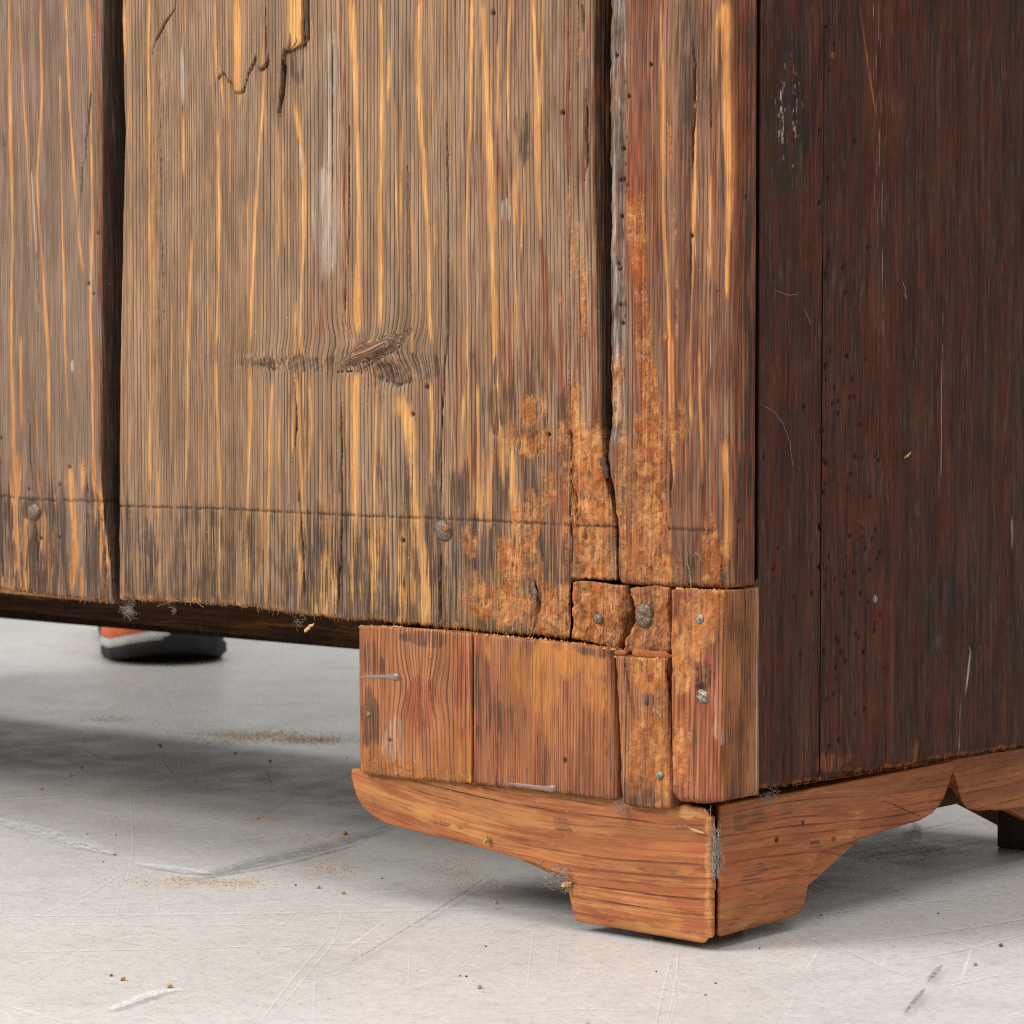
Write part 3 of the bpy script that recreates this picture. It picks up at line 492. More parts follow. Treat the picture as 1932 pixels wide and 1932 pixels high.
# ---- corner back board
zbc = edge_fn([(1100, 1096), (1168, 1102), (1240, 1106), (1350, 1110), (1400, 1110), (1460, 1110)], bk, 'a', .0022, 380, 12)
xc = bk(1385, 500)[0]
def f_corner(A, B):
    g = A+(fbm(A*14, B*5, 23, 3)-.5)*.008
    x_l = bk(1178, 400)[0]
    bare = mx(.95*streak(A, B, [(1251, 100), (1252, 400), (1262, 665), (1270, 900)], 8, seed=500), .9*streak(A, B, [(1247, 0), (1247, 130)], 5, seed=501), .8*streak(A, B, [(1312, 150), (1310, 330), (1306, 560), (1300, 680)], 7, seed=502),
              .95*streak(A, B, [(1366, 0), (1372, 200), (1373, 560)], 15, seed=503), .9*streak(A, B, [(1352, 20), (1350, 140)], 7, seed=504), .8*streak(A, B, [(1340, 330), (1338, 520)], 10, seed=505), .9*streak(A, B, [(1364, 830), (1370, 940), (1372, 1060)], 14, seed=506),
              .8*streak(A, B, [(1320, 660), (1325, 900)], 7, seed=507), .7*streak(A, B, [(1300, 640), (1304, 800)], 6, seed=508), .75*streak(A, B, [(1268, 640), (1272, 900)], 6, seed=509))
    red = mx(.5*fbm(A*70, B*8, 510, 3)*1.3, .9*streak(A, B, [(1200, 200), (1210, 500), (1215, 900)], 50, seed=511), .85*sst(.0, .0016, A-(xc-.002)), .8*streak(A, B, [(1240, 300), (1243, 640)], 9, seed=512))
    rot = mx(1.05*streak(A, B, [(1190, 360), (1198, 450), (1208, 560), (1222, 700)], 40, seed=520, wob=.5), .8*streak(A, B, [(1180, 130), (1190, 90)], 9, seed=521), .8*streak(A, B, [(1182, 160), (1180, 260)], 8, seed=522),
             .98*streak(A, B, [(1262, 232), (1270, 320), (1276, 460)], 15, seed=523, wob=.6), .8*streak(A, B, [(1277, 460), (1277, 650)], 7, seed=524), .85*blob(A, B, (1225, 820), 50, 110, seed=525, rough=1.4, fr=120), 1.0*blob(A, B, (1215, 980), 52, 120, seed=526, rough=1.2), .9*blob(A, B, (1290, 780), 12, 60, seed=527, rough=1.2),
             1.0*streak(A, B, [(1165, 655), (1163, 790), (1158, 800)], 22, seed=528), .95*blob(A, B, (1345, 1050), 26, 60, seed=529), .8*blob(A, B, (1338, 990), 9, 22, seed=530), .95*streak(A, B, [(1175, 800), (1178, 1000), (1190, 1100)], 34, seed=531), .8*blob(A, B, (1240, 1080), 40, 30, seed=532))
    rot = np.maximum(rot, .85*sst(.146, .140, B)*fbm(A*200, B*80, 533, 3)*1.6)
    strip = sst(.0012, -.0012, A-x_l)*sst(.18, .21, B)
    dark = mx(.5*streak(A, B, [(1292, 0), (1300, 300), (1310, 650)], 26, seed=540), .9*strip*.75, .85*blob(A, B, (1300, 1010), 26, 70, seed=541), .8*streak(A, B, [(1360, 40), (1366, 560)], 7, seed=542), .7*streak(A, B, [(1232, 370), (1240, 470), (1252, 600)], 5, seed=543), .8*blob(A, B, (1362, 1070), 14, 34, seed=544),
              .7*sst(-.0002, .003, A-(xc-.001))*(.35+.65*sst(.4, .6, fbm(A*200, B*14, 545))), .28*fbm(A*80, B*10, 546, 4))
    dark = np.maximum(dark*(1-.8*sst(.5, .8, bare)), .0)
    pale = mx(*[streak(A, B, p, 2.6, seed=550+i)*.95 for i, p in enumerate([[(1316, 348), (1318, 420)], [(1324, 352), (1325, 380)], [(1335, 350), (1334, 440)], [(1340, 385), (1342, 440)], [(1333, 460), (1334, 500)], [(1314, 460), (1314, 480)], [(1340, 470), (1340, 490)], [(1340, 620), (1341, 690)]])], .45*strip*fbm(A*300, B*120, 560, 3)*1.3)
    cr = mx(.9*crack(A, B, [(1309, 60), (1312, 200), (1305, 330)], 2.4, seed=570, jit=2), .8*crack(A, B, [(1280, 78), (1312, 82)], 4, seed=571, jit=3), .7*crack(A, B, [(1266, 850), (1266, 960)], 2.4, seed=572, jit=2), .7*crack(A, B, [(1303, 420), (1303, 560)], 1.8, seed=573), .7*crack(A, B, [(1340, 130), (1342, 240)], 1.4, seed=574), .75*crack(A, B, [(1358, 1050), (1362, 1090)], 8, seed=575, jit=3), .6*crack(A, B, [(1318, 540), (1372, 556)], 1.8, seed=576, jit=3))
    q = pl([(1260, 997), (1350, 1000)], bk); sc = np.exp(-((B-q[0, 1]-(fbm(A*900, A*0, 577, 2)-.5)*.001)/.0006)**2)*(A > q[0, 0])*(A < q[1, 0])*.7
    holes = np.zeros_like(A)
    for p in [(1157, 104), (1177, 155), (1186, 182), (1180, 260), (1171, 280), (1178, 310), (1165, 340), (1172, 338), (1182, 350), (1179, 362), (1168, 408), (1160, 498), (1163, 508), (1165, 575), (1176, 575), (1177, 598), (1170, 610), (1305, 445), (1394, 985), (1412, 370), (1228, 122)]:
        x0, zz = bk(*p); holes = np.maximum(holes, np.exp(-(np.hypot(A-x0, B-zz)/.0007)**2))
    rot = rot*(.30+.66*fbm(A*120, B*42, 590, 4)); rmk = sst(.42, .8, rot)
    h = -.0016*cr-.0004*sc-.0018*holes+.0007*(fbm(A*14, B*6, 578)-.5)-.0022*strip*(.6+.6*fbm(A*300, B*160, 579, 3))+.0009*rmk*(fbm(A*450, B*380, 580, 4)-.6)*2-.0005*sst(.6, .7, fbm(A*500, B*180, 581, 4))*rmk+.00010*np.cos(phase(g, .0022, 23)*6.2832)-.0008*sst(.5, .66, fbm(A*95, B*50, 591, 4))*rmk
    return dict(h=h, g=g, sp=.0022, seed=23, bare=bare, red=red, rot=rot, dark=dark, pale=pale, crack=mx(cr, sc, holes))
corner = slab('back_board', CAB, WC, 'Y', 0, edge_fn([(1140, -150), (1140, 0), (1140, 500), (1143, 860), (1156, 930), (1163, 1000), (1166, 1110), (1166, 1300)], bk, 'b', .0012, 160, 14), const(xc), zbc, const(HT), .0138, f_corner, .00048, .0006, rl=.0022, rr=.003, rb=.0022)
tag(corner, 'russet corner board with rotted orange patches and a worn pale arris')

# ---- side boards
def f_side(seed, first):
    def f(A, B):
        U = 1/3200.; S_ = dict(conv=sd, unit=U)
        g = A+(fbm(A*10, B*3, seed, 3)-.5)*.008
        red = mx(.9*(fbm(A*150, B*3, seed+1, 4)-.04)*1.15, .0)
        rs = [([(1470, 650), (1478, 900), (1480, 1060)], 7), ([(1508, 150), (1510, 560)], 6), ([(1500, 650), (1503, 780)], 8), ([(1820, 560), (1815, 900), (1800, 1330)], 6), ([(1655, 230), (1690, 360), (1700, 420)], 14), ([(1730, 850), (1725, 1100), (1720, 1330)], 7), ([(1760, 300), (1755, 560)], 7), ([(1900, 800), (1900, 900)], 8), ([(1785, 880), (1790, 1130)], 6), ([(1590, 500), (1600, 700)], 7), ([(1540, 980), (1545, 1120)], 8), ([(1580, 1000), (1583, 1140)], 7), ([(1690, 1180), (1690, 1340)], 6), ([(1860, 0), (1858, 180)], 9), ([(1740, 200), (1745, 330)], 6)]
        for i, (p, w_) in enumerate(rs): red = np.maximum(red, .9*streak(A, B, p, w_, seed=seed+20+i, **S_))
        red = mx(red, .85*blob(A, B, (1880, 508), 34, 14, seed=seed+50, conv=sd, unit=U), .95*blob(A, B, (1500, 1455), 56, 40, seed=seed+51, conv=sd, unit=U), .75*sst(.076, .058, B)*fbm(A*120, B*20, seed+52)*1.5)
        bare = mx(.95*streak(A, B, [(1622, 10), (1632, 80), (1642, 140), (1655, 220)], 7, seed=seed+60, **S_), .8*streak(A, B, [(1672, 0), (1668, 40)], 5, seed=seed+61, **S_), .62*streak(A, B, [(1658, 240), (1662, 290)], 4, seed=seed+62, **S_), .9*blob(A, B, (1572, 104), 4, 5, seed=seed+63, conv=sd, unit=U), .9*streak(A, B, [(1669, 1270), (1671, 1450)], 3, seed=seed+64, **S_),
                  .9*sst(.0035, .0008, B-zbs(A))*fbm(A*420, B*80, seed+65, 3)*1.6, .75*streak(A, B, [(1832, 760), (1832, 800)], 4, seed=seed+66, **S_), .6*streak(A, B, [(1808, 1210), (1806, 1240)], 3, seed=seed+67, **S_), .85*blob(A, B, (1575, 1440), 30, 20, seed=seed+68, conv=sd, unit=U, rough=1.3))
        dq = segd(A, B, pl([(1758, 1240), (1800, 1228), (1866, 1213)], sd)); gouge = np.exp(-(dq/.0010)**2)
        red = np.maximum(red, 1.05*gouge)
        dark = mx(.55*fbm(A*60, B*3, seed+70, 4), .7*blob(A, B, (1480, 190), 46, 150, seed=seed+71, conv=sd, unit=U), .6*blob(A, B, (1800, 1150), 60, 160, seed=seed+72, conv=sd, unit=U), .8*blob(A, B, (1772, 75), 6, 22, seed=seed+73, conv=sd, unit=U))
        pale = mx(*[.42*streak(A, B, [(x_, 0), (x_+2, 300), (x_+4, 640)], 1.2, seed=seed+80+i, **S_) for i, x_ in enumerate((1648, 1653, 1658, 1662))], .85*streak(A, B, [(1832, 1228), (1826, 1280), (1822, 1310)], 4, seed=seed+84, **S_), .7*streak(A, B, [(1812, 1320), (1810, 1420)], 2, seed=seed+85, **S_), .5*blob(A, B, (1490, 210), 30, 110, seed=seed+86, conv=sd, unit=U, rough=.8)*sst(.5, .7, fbm(A*900, B*420, seed+186, 3)),  .4*streak(A, B, [(1780, 500), (1776, 900)], 2, seed=seed+89, **S_), .45*blob(A, B, (1910, 1010), 8, 60, seed=seed+90, conv=sd, unit=U), .35*blob(A, B, (1650, 1130), 10, 12, seed=seed+91, conv=sd, unit=U))
        hp = [(1559, 51), (1575, 84), (1565, 134), (1612, 268), (1547, 247), (1562, 337), (1547, 383), (1637, 467), (1590, 505), (1596, 553), (1568, 663), (1597, 672), (1634, 679), (1558, 692), (1560, 717), (1608, 716), (1575, 733), (1604, 750), (1612, 750), (1583, 757), (1572, 762), (1582, 780), (1623, 801), (1552, 812), (1518, 768), (1441, 863), (1555, 868), (1559, 875), (1653, 861), (1658, 869), (1605, 895), (1614, 862), (1627, 866), (1558, 914), (1555, 929), (1582, 917), (1600, 922), (1642, 938), (1548, 994), (1625, 996), (1651, 1001), (1604, 1012), (1625, 1014), (1646, 1017), (1632, 1037), (1661, 1042), (1656, 1055), (1565, 1050), (1614, 1046), (1597, 1052), (1469, 1035), (1461, 1073), (1549, 1069), (1560, 1073), (1610, 1080), (1641, 1075), (1594, 1088), (1576, 1094), (1558, 1107), (1533, 1120), (1499, 1128), (1588, 1120), (1624, 1120), (1638, 1137), (1661, 1162), (1651, 1177), (1651, 1190), (1578, 1204), (1582, 1210), (1614, 1197), (1621, 1203), (1555, 1229), (1587, 1231), (1629, 1231), (1511, 1237), (1595, 1250), (1578, 1260), (1578, 1280), (1573, 1310), (1632, 1340), (1561, 1319), (1614, 1347), (1582, 1397), (1566, 1409), (1560, 1423), (1562, 500), (1558, 520), (1564, 482)]
        holes = np.zeros_like(A)
        for i, p in enumerate(hp):
            y0, zz = sd(*p); rr_ = .00062+.00035*((i*37) % 7)/7; holes = np.maximum(holes, np.exp(-((np.hypot((A-y0), (B-zz)*(.8 if i < 86 else .35))/rr_)**3)))
        cr = mx(.8*crack(A, B, [(1669, 1260), (1671, 1458)], 2.4, seed=seed+95, **S_), .7*crack(A, B, [(1708, 1380), (1710, 1450)], 2, seed=seed+96, **S_))
        spl = blob(A, B, (1732, 1425), 9, 36, seed=seed+97, conv=sd, unit=U, rough=.3); bare = np.maximum(bare, .9*spl)
        h = -.0016*holes-.0010*cr-.0007*gouge+.0006*(fbm(A*14, B*5, seed+98)-.5)-.0015*spl-.0005*sst(.45, .65, fbm(A*120, B*6, seed+99, 4))*.5-.0014*sst(.005, .0, B-zbs(A))*fbm(A*300, A*0, seed+100, 3)
        cr = np.maximum(cr, .97*sst(.0004, -.0003, A-np.interp(B, [.1405, .1425], [.0172, .0228])))  # edge face inside the corner gap painted near-black as the gap's shade
        return dict(h=h, g=g, sp=.0014, seed=seed, bare=bare, red=red, dark=dark, pale=pale, crack=mx(holes, cr))
    return f
zbs = edge_fn([(1380, 1496), (1432, 1490), (1500, 1482), (1553, 1474), (1558, 1462), (1620, 1457), (1700, 1450), (1732, 1446), (1735, 1440), (1800, 1430), (1932, 1410), (2300, 1356)], sd, 'a', .0018, 460, 33)
ys = sd(1551, 800)[0]
slab('side_board', CAB, WS, 'X', 0, lambda b: np.interp(b, [.1405, .1425], [.0172, .0228]), const(ys-.00005), zbs, const(HT), .018, f_side(600, True), .0005, .0006, rl=.0008, rr=.0002, rb=.0012)['label'] = 'narrow dark red-brown stained side board beside the corner'
slab('side_board', CAB, WS, 'X', .0001, const(ys), const(.33), zbs, const(HT), .018, f_side(600, False), .00055, .0006, rl=.0002, rr=.001, rb=.0012)['label'] = 'wide dark red-brown stained side board peppered with worm holes'

# hidden carcase that closes the cabinet
slab('side_board', CAB, WS, 'X', -.982, const(.0155), const(.33), const(.056), const(HT), .018, f_plain(700), .01, .01, rr=.0005)
slab('front_board', CAB, WS, 'Y', .312, const(-.980), const(-.0185), const(.062), const(HT), .016, f_plain(710), .01, .01)
def box(name, parent, lo, hi, mat, bev=.001):
    x0, y0, z0 = lo; x1, y1, z1 = hi
    V = [(x0, y0, z0), (x1, y0, z0), (x1, y1, z0), (x0, y1, z0), (x0, y0, z1), (x1, y0, z1), (x1, y1, z1), (x0, y1, z1)]
    o = link(name, V, [(0, 3, 2, 1), (4, 5, 6, 7), (0, 1, 5, 4), (1, 2, 6, 5), (2, 3, 7, 6), (3, 0, 4, 7)], mat, parent, None, False)
    if bev:
        m = o.modifiers.new('bevel', 'BEVEL'); m.width = bev; m.segments = 2
    return o
PW = plain('rough_pine', sr(120, 86, 58), .8, 0, .45, 120, .0003)
box('top_board', CAB, (-1.02, -.012, HT+.0005), (.02, .345, HT+.025), PW, .003)
box('bottom_board', CAB, (-.980, .0165, .122), (-.0185, .294, .140), PW)

# ---- rail under the far front
def f_rail(A, B):
    g = B+(fbm(A*6, B*20, 720, 3)-.5)*.01
    return dict(h=.0008*(fbm(A*12, B*30, 721)-.5), g=g, al=A, sp=.003, seed=720, bare=.95*sst(.55, .72, fbm(A*14, B*160, 722, 4)), dark=.6*fbm(A*20, B*120, 723), red=.5*fbm(A*9, B*60, 724))
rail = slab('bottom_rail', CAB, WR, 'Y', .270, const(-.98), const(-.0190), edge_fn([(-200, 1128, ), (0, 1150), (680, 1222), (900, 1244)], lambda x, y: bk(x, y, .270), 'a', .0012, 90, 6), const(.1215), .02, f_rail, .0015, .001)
tag(rail, 'dark streaked rail under the cabinet bottom')

# ---- repair blocks at the corner
def up(f): return f
def blk(name, lab, left_, right_, top_, bot_, y, thick, fields, mat=WK, **kw):
    cv = lambda a, b: bk(a, b, y)
    o = slab(name, CAB, mat, 'Y', y, edge_fn(left_, cv, 'b', kw.pop('lr', .0004), 200, kw.get('seed', 1)), edge_fn(right_, cv, 'b', kw.pop('rr_', .0004), 200, kw.get('seed', 1)+1), edge_fn(bot_, cv, 'a', kw.pop('br', .0012), 420, kw.get('seed', 1)+2), edge_fn(top_, cv, 'a', kw.pop('tr', .0008), 300, kw.pop('seed', 1)+3), thick, fields, **kw)
    if lab: o['label'] = lab
    return o
YB = -.005
cb = lambda a, b: bk(a, b, YB)
def f_blkA(A, B):
    S_ = dict(conv=cb)
    kx, kz = cb(795, 1300); K = np.exp(-((A-kx)/.010)**2-((B-kz)/.010)**2); k2 = np.exp(-((A-cb(830, 1310)[0])/.004)**2-((B-cb(830, 1310)[1])/.005)**2)
    g = A+(fbm(A*14, B*6, 801, 3)-.5)*.006+.006*K*(A-kx)/.008+.002*K*(fbm(A*300, B*300, 802, 3)-.5)
    red = mx(.95*blob(A, B, (790, 1340), 34, 70, seed=803, **S_), .9*blob(A, B, (795, 1300), 22, 16, seed=804, **S_), .9*blob(A, B, (832, 1308), 8, 9, seed=805, **S_), .45*fbm(A*80, B*12, 806), .6*streak(A, B, [(870, 1200), (875, 1440)], 30, seed=807, **S_))
    dark = mx(.95*blob(A, B, (700, 1350), 18, 60, seed=808, **S_), .6*blob(A, B, (700, 1240), 30, 50, seed=809, **S_), .7*blob(A, B, (805, 1205), 40, 14, seed=810, **S_), .25*fbm(A*50, B*30, 811))
    pale = .33*blob(A, B, (738, 1405), 22, 36, seed=812, rough=1.6, fr=160, **S_)
    cr = mx(.7*crack(A, B, [(810, 1230), (812, 1300), (815, 1340)], 1.2, seed=814, **S_), .9*blob(A, B, (735, 1397), 5, 4, seed=815, **S_)*.7)
    return dict(h=-.001*cr+.0006*(fbm(A*20, B*14, 816)-.5)-.0005*sst(.007, .0, B-cb(750, 1460)[1])*fbm(A*400, B*300, 817, 3)*2, g=g, sp=.0016, seed=801, red=red, dark=dark, pale=pale, crack=cr, bare=.55*fbm(A*60, B*10, 818)*sst(.1, .06, B), rot=.85*sst(.066, .056, B)*fbm(A*160, B*160, 819, 3))
blkA = blk('foot_block', 'orange-brown block with a knot at the open end of the foot', [(677, 1150), (677, 1300), (677, 1470)], [(889, 1150), (889, 1500)], [(660, 1180), (800, 1186), (900, 1197)], [(660, 1452), (685, 1462), (760, 1470), (900, 1482)], YB, .020, f_blkA, seed=31, da=.0006, db=.0006, rl=.0008, rr=.0008)
def f_blkB(A, B):
    S_ = dict(conv=cb); g = A+(fbm(A*10, B*4, 831, 3)-.5)*.004
    bare = mx(.5*blob(A, B, (1030, 1290), 110, 80, seed=832, rough=1.6, **S_), .55*blob(A, B, (1050, 1240), 80, 36, seed=833, rough=1.6, **S_), .5*streak(A, B, [(1040, 1220), (1040, 1400)], 30, seed=834, **S_))
    dark = mx(.3*fbm(A*26, B*60, 835, 4), .55*blob(A, B, (1150, 1440), 8, 60, seed=836, **S_), .38*blob(A, B, (920, 1300), 26, 90, seed=837, rough=1.5, **S_), .55*blob(A, B, (1120, 1230), 40, 10, seed=838, **S_))
    cr = mx(.6*crack(A, B, [(995, 1430), (996, 1480)], 1.2, seed=839, **S_), .8*blob(A, B, (1066, 1435), 2.5, 4, seed=840, **S_), .6*crack(A, B, [(1140, 1280), (1145, 1440)], 1.4, seed=841, **S_))
    return dict(h=-.001*cr+.0006*(fbm(A*20, B*14, 842)-.5)-.0007*sst(.006, .0, B-.048)*fbm(A*300, A*0, 843), g=g, sp=.0013, seed=831, bare=bare, red=.55*fbm(A*70, B*10, 844), dark=dark, crack=cr)
blkB = blk('foot_block', 'wide straight-grained orange-brown block in the middle of the foot', [(892, 1150), (892, 1520)], [(1153, 1190), (1157, 1250), (1164, 1510), (1164, 1560)], [(880, 1196), (1000, 1206), (1080, 1214), (1180, 1228)], [(880, 1480), (1000, 1492), (1100, 1504), (1165, 1512)], YB, .020, f_blkB, seed=36, da=.0006, db=.0006, rl=.0010, rr=.0026)
def f_blkC(A, B):
    S_ = dict(conv=cb); g = A+(fbm(A*20, B*6, 851, 3)-.5)*.006
    rot = mx(.9*blob(A, B, (1215, 1275), 36, 40, seed=852, rough=1.2, **S_), .95*blob(A, B, (1240, 1420), 24, 110, seed=853, rough=1.1, **S_), .7*blob(A, B, (1205, 1420), 30, 80, seed=854, rough=1.3, **S_), .8*streak(A, B, [(1252, 1260), (1258, 1500)], 14, seed=855, **S_))
    bare = mx(.95*blob(A, B, (1238, 1440), 7, 16, seed=856, **S_), .9*streak(A, B, [(1254, 1440), (1258, 1510)], 9, seed=857, **S_), .8*blob(A, B, (1243, 1475), 8, 14, seed=858, **S_))
    dark = mx(.85*blob(A, B, (1205, 1500), 26, 34, seed=859, **S_), .7*streak(A, B, [(1185, 1260), (1200, 1420)], 12, seed=860, **S_), .5*fbm(A*80, B*12, 861))
    cr = mx(.8*crack(A, B, [(1180, 1250), (1190, 1340)], 1.4, seed=862, **S_), .9*crack(A, B, [(1260, 1250), (1264, 1330)], 4, seed=863, jit=3, **S_))
    return dict(h=-.0014*cr+.0014*(fbm(A*60, B*40, 864)-.5)+.0010*sst(.4, .7, rot)*(fbm(A*400, B*330, 865, 4)-.6)*1.8, g=g, sp=.0017, seed=851, rot=rot, bare=bare, dark=dark, red=.4*fbm(A*60, B*9, 866), crack=cr)
blkC = blk('foot_block', 'narrow leaning rotted block with rust-orange face', [(1158, 1200), (1160, 1245), (1174, 1500), (1175, 1560)], [(1258, 1200), (1260, 1300), (1268, 1520), (1268, 1560)], [(1140, 1236), (1200, 1240), (1270, 1243)], [(1160, 1514), (1200, 1524), (1250, 1527), (1270, 1527)], YB, .018, f_blkC, seed=41, da=.0005, db=.0006, rl=.0012, rr=.0016, lr=.0012, rr_=.0016)
YD = -.006
cd = lambda a, b: bk(a, b, YD)
xd = cd(1366, 1300)[0]
def f_blkD(A, B):
    S_ = dict(conv=cd); g = A+(fbm(A*16, B*5, 871, 3)-.5)*.005
    side = sst(-.0005, .0008, A-xd)
    rot = mx(.95*blob(A, B, (1300, 1180), 46, 90, seed=872, **S_), .8*blob(A, B, (1290, 1270), 26, 50, seed=873, rough=1.2, **S_), .8*blob(A, B, (1340, 1150), 26, 60, seed=874, **S_), .7*blob(A, B, (1285, 1430), 20, 70, seed=875, rough=1.2, **S_))*(1-side)
    rot = np.maximum(rot, .7*side*sst(.062, .055, B)*fbm(A*300, B*200, 876, 3)*1.6)
    red = mx(.75*fbm(A*60, B*8, 877)*1.2, .85*streak(A, B, [(1320, 1300), (1325, 1490)], 34, seed=878, **S_))*(1-.6*side)
    dark = mx(.9*blob(A, B, (1326, 1275), 12, 22, seed=879, **S_), .7*streak(A, B, [(1354, 1170), (1356, 1240)], 5, seed=880, **S_), .6*streak(A, B, [(1310, 1340), (1310, 1480)], 16, seed=881, **S_), .55*side*fbm(A*150, B*20, 882)*1.3, .4*fbm(A*40, B*14, 883))
    pale = mx(.36*blob(A, B, (1352, 1370), 14, 60, seed=884, rough=1.8, fr=160, **S_), .8*np.exp(-((A-(xd+.0195))/.0006)**2)*.8)
    bare = .55*side*fbm(A*200, B*16, 886)*1.2
    cr = mx(*[.8*crack(A, B, [(x_, 1255), (x_+1, 1330)], .9, seed=887+i, jit=.4, **S_) for i, x_ in enumerate((1316, 1324, 1332, 1340, 1348))], .7*blob(A, B, (1325, 1300), 12, 14, seed=893, **S_))
    return dict(h=-.0012*cr+.0006*(fbm(A*20, B*14, 894)-.5)+.0006*sst(.4, .7, rot)*(fbm(A*400, B*330, 895, 4)-.6)*1.6, g=g, sp=.0019, seed=871, rot=rot, bare=bare, dark=dark, red=red, pale=pale, crack=cr)
blkD = blk('foot_block', 'tall orange-brown corner block wrapping round to the dark side', [(1266, 1080), (1266, 1250), (1267, 1480), (1272, 1520)], [(1366, 1080), (1366, 1600)], [(1260, 1112), (1330, 1114), (1380, 1116)], [(1262, 1500), (1280, 1512), (1330, 1518), (1366, 1514), (1400, 1512)], YD, .0225, f_blkD, seed=46, da=.0005, db=.0006, rl=.0012, rr=.0028, rb=.0025, lr=.0012, rr_=.0003)
def f_rotten(seed, pts_dark=(), bare_pts=()):
    def f(A, B):
        S_ = dict(conv=bk); g = A+(fbm(A*30, B*30, seed, 3)-.5)*.006
        rot = .78+.4*(fbm(A*90, B*70, seed+1, 3)-.5)
        dark = mx(.75*fbm(A*120, B*100, seed+2, 4), *[.9*blob(A, B, p, 8, 10, seed=seed+5+i, **S_) for i, p in enumerate(pts_dark)])
        bare = mx(np.zeros_like(A), *[.95*blob(A, B, p, 12, 8, seed=seed+15+i, rough=1.2, **S_) for i, p in enumerate(bare_pts)])
        pit = sst(.54, .70, fbm(A*420, B*330, seed+3, 4))
        return dict(h=.0026*(fbm(A*120, B*110, seed+4, 5)-.55)-.0005*pit+.0008*(fbm(A*700, B*600, seed+6, 2)-.5), g=g, sp=.002, seed=seed, rot=rot, dark=dark, bare=bare, crack=.3*sst(.64, .75, fbm(A*420, B*330, seed+3, 4)))
    return f
blkE = blk('patch_block', 'small rust-orange rotted patch with a round nail head', [(1079, 1060), (1080, 1150), (1079, 1240)], [(1172, 1060), (1184, 1140), (1168, 1200), (1166, 1250)], [(1070, 1096), (1140, 1100), (1180, 1106)], [(1070, 1203), (1110, 1212), (1150, 1224), (1180, 1228)], -.0005, .016, f_rotten(900), WC, seed=51, da=.0005, db=.0005, rl=.0005, rr=.0018, lr=.0005, rr_=.004, br=.002, tr=.002)
blkF = blk('patch_block', 'crumbling rust-orange patch holding the slotted screw', [(1190, 1070), (1188, 1130), (1194, 1170), (1174, 1215), (1172, 1250)], [(1260, 1070), (1264, 1250)], [(1170, 1110), (1220, 1106), (1275, 1112)], [(1165, 1232), (1200, 1232), (1270, 1236)], -.001, .016, f_rotten(930, [(1205, 1190)], [(1235, 1225), (1215, 1228)]), WC, seed=56, da=.0005, db=.0005, rl=.002, rr=.0012, lr=.004, rr_=.001, br=.002, tr=.002)
# wood behind the open joints of the corner, and the broken chips in them
box('backing_strip', CAB, (-.185, .0125, .055), (-.0185, .0160, .150), plain('dark_backing_wood', sr(58, 36, 24), .9, 0, .5, 200, .0004), 0)

# ---- bracket feet
YF = -.0015
cf = lambda a, b: bk(a, b, YF)
def f_brF(A, B):
    S_ = dict(conv=cf); x0, x1 = cf(700, 1500)[0], cf(1340, 1600)[0]; t = (A-x0)/(x1-x0)
    g = B+.010*np.sin(np.clip(t, -.2, 1.2)*2.2)+(fbm(A*7, B*22, 951, 3)-.5)*.010+(fbm(A*30, B*120, 952, 2)-.5)*.0016
    spc = .0052
    red = mx(.9*blob(A, B, (770, 1520), 90, 26, seed=953, ang=-.1, rough=.8, **S_), .8*blob(A, B, (690, 1500), 26, 30, seed=954, **S_), .9*blob(A, B, (1318, 1645), 20, 14, seed=955, rough=1.2, **S_), .8*blob(A, B, (985, 1585), 40, 9, seed=956, **S_), .7*blob(A, B, (900, 1490), 120, 10, seed=957, **S_), .45*fbm(A*12, B*90, 958), .8*blob(A, B, (1300, 1720), 30, 8, seed=959, **S_))
    dark = mx(.6*blob(A, B, (705, 1530), 10, 34, seed=960, ang=.4, rough=1.4, **S_), .38*blob(A, B, (840, 1555), 40, 8, seed=961, rough=1.5, **S_), .36*blob(A, B, (1060, 1560), 14, 34, seed=962, ang=.6, rough=1.2, **S_), .34*blob(A, B, (1260, 1640), 70, 10, seed=963, rough=1.4, **S_), .2*fbm(A*26, B*60, 964))
    bare = mx(.55*blob(A, B, (1200, 1760), 150, 18, seed=965, **S_), .4*blob(A, B, (1150, 1700), 120, 40, seed=966, **S_), .5*fbm(A*8, B*50, 967), .85*blob(A, B, (1320, 1540), 36, 10, seed=968, rough=1.2, **S_), .75*np.exp(-((A-x1+.001)/.0018)**2)*fbm(A*400, B*200, 969)*1.8)
    rot = mx(.8*blob(A, B, (1325, 1545), 40, 9, seed=970, rough=1.2, **S_), .7*np.exp(-((A-x1-.0005)/.0018)**2)*fbm(A*300, B*160, 971)*1.7)
    saw = np.sin((A*.94+B*.35)*2*math.pi/.0019)*blob(A, B, (820, 1520), 110, 34, seed=972, rough=.5, **S_)
    cr = mx(.6*crack(A, B, [(1040, 1545), (1062, 1580)], 1.5, seed=973, **S_), .45*crack(A, B, [(700, 1500), (715, 1545)], 2., seed=974, **S_))
    return dict(h=.00016*saw-.0008*cr+.0008*(fbm(A*14, B*20, 975)-.5)+.0010*rot*(fbm(A*500, B*400, 976, 3)-.6), g=g, al=A, ph=phase(g, spc, 951, .6), red=red, dark=dark, bare=bare, rot=rot, crack=cr)
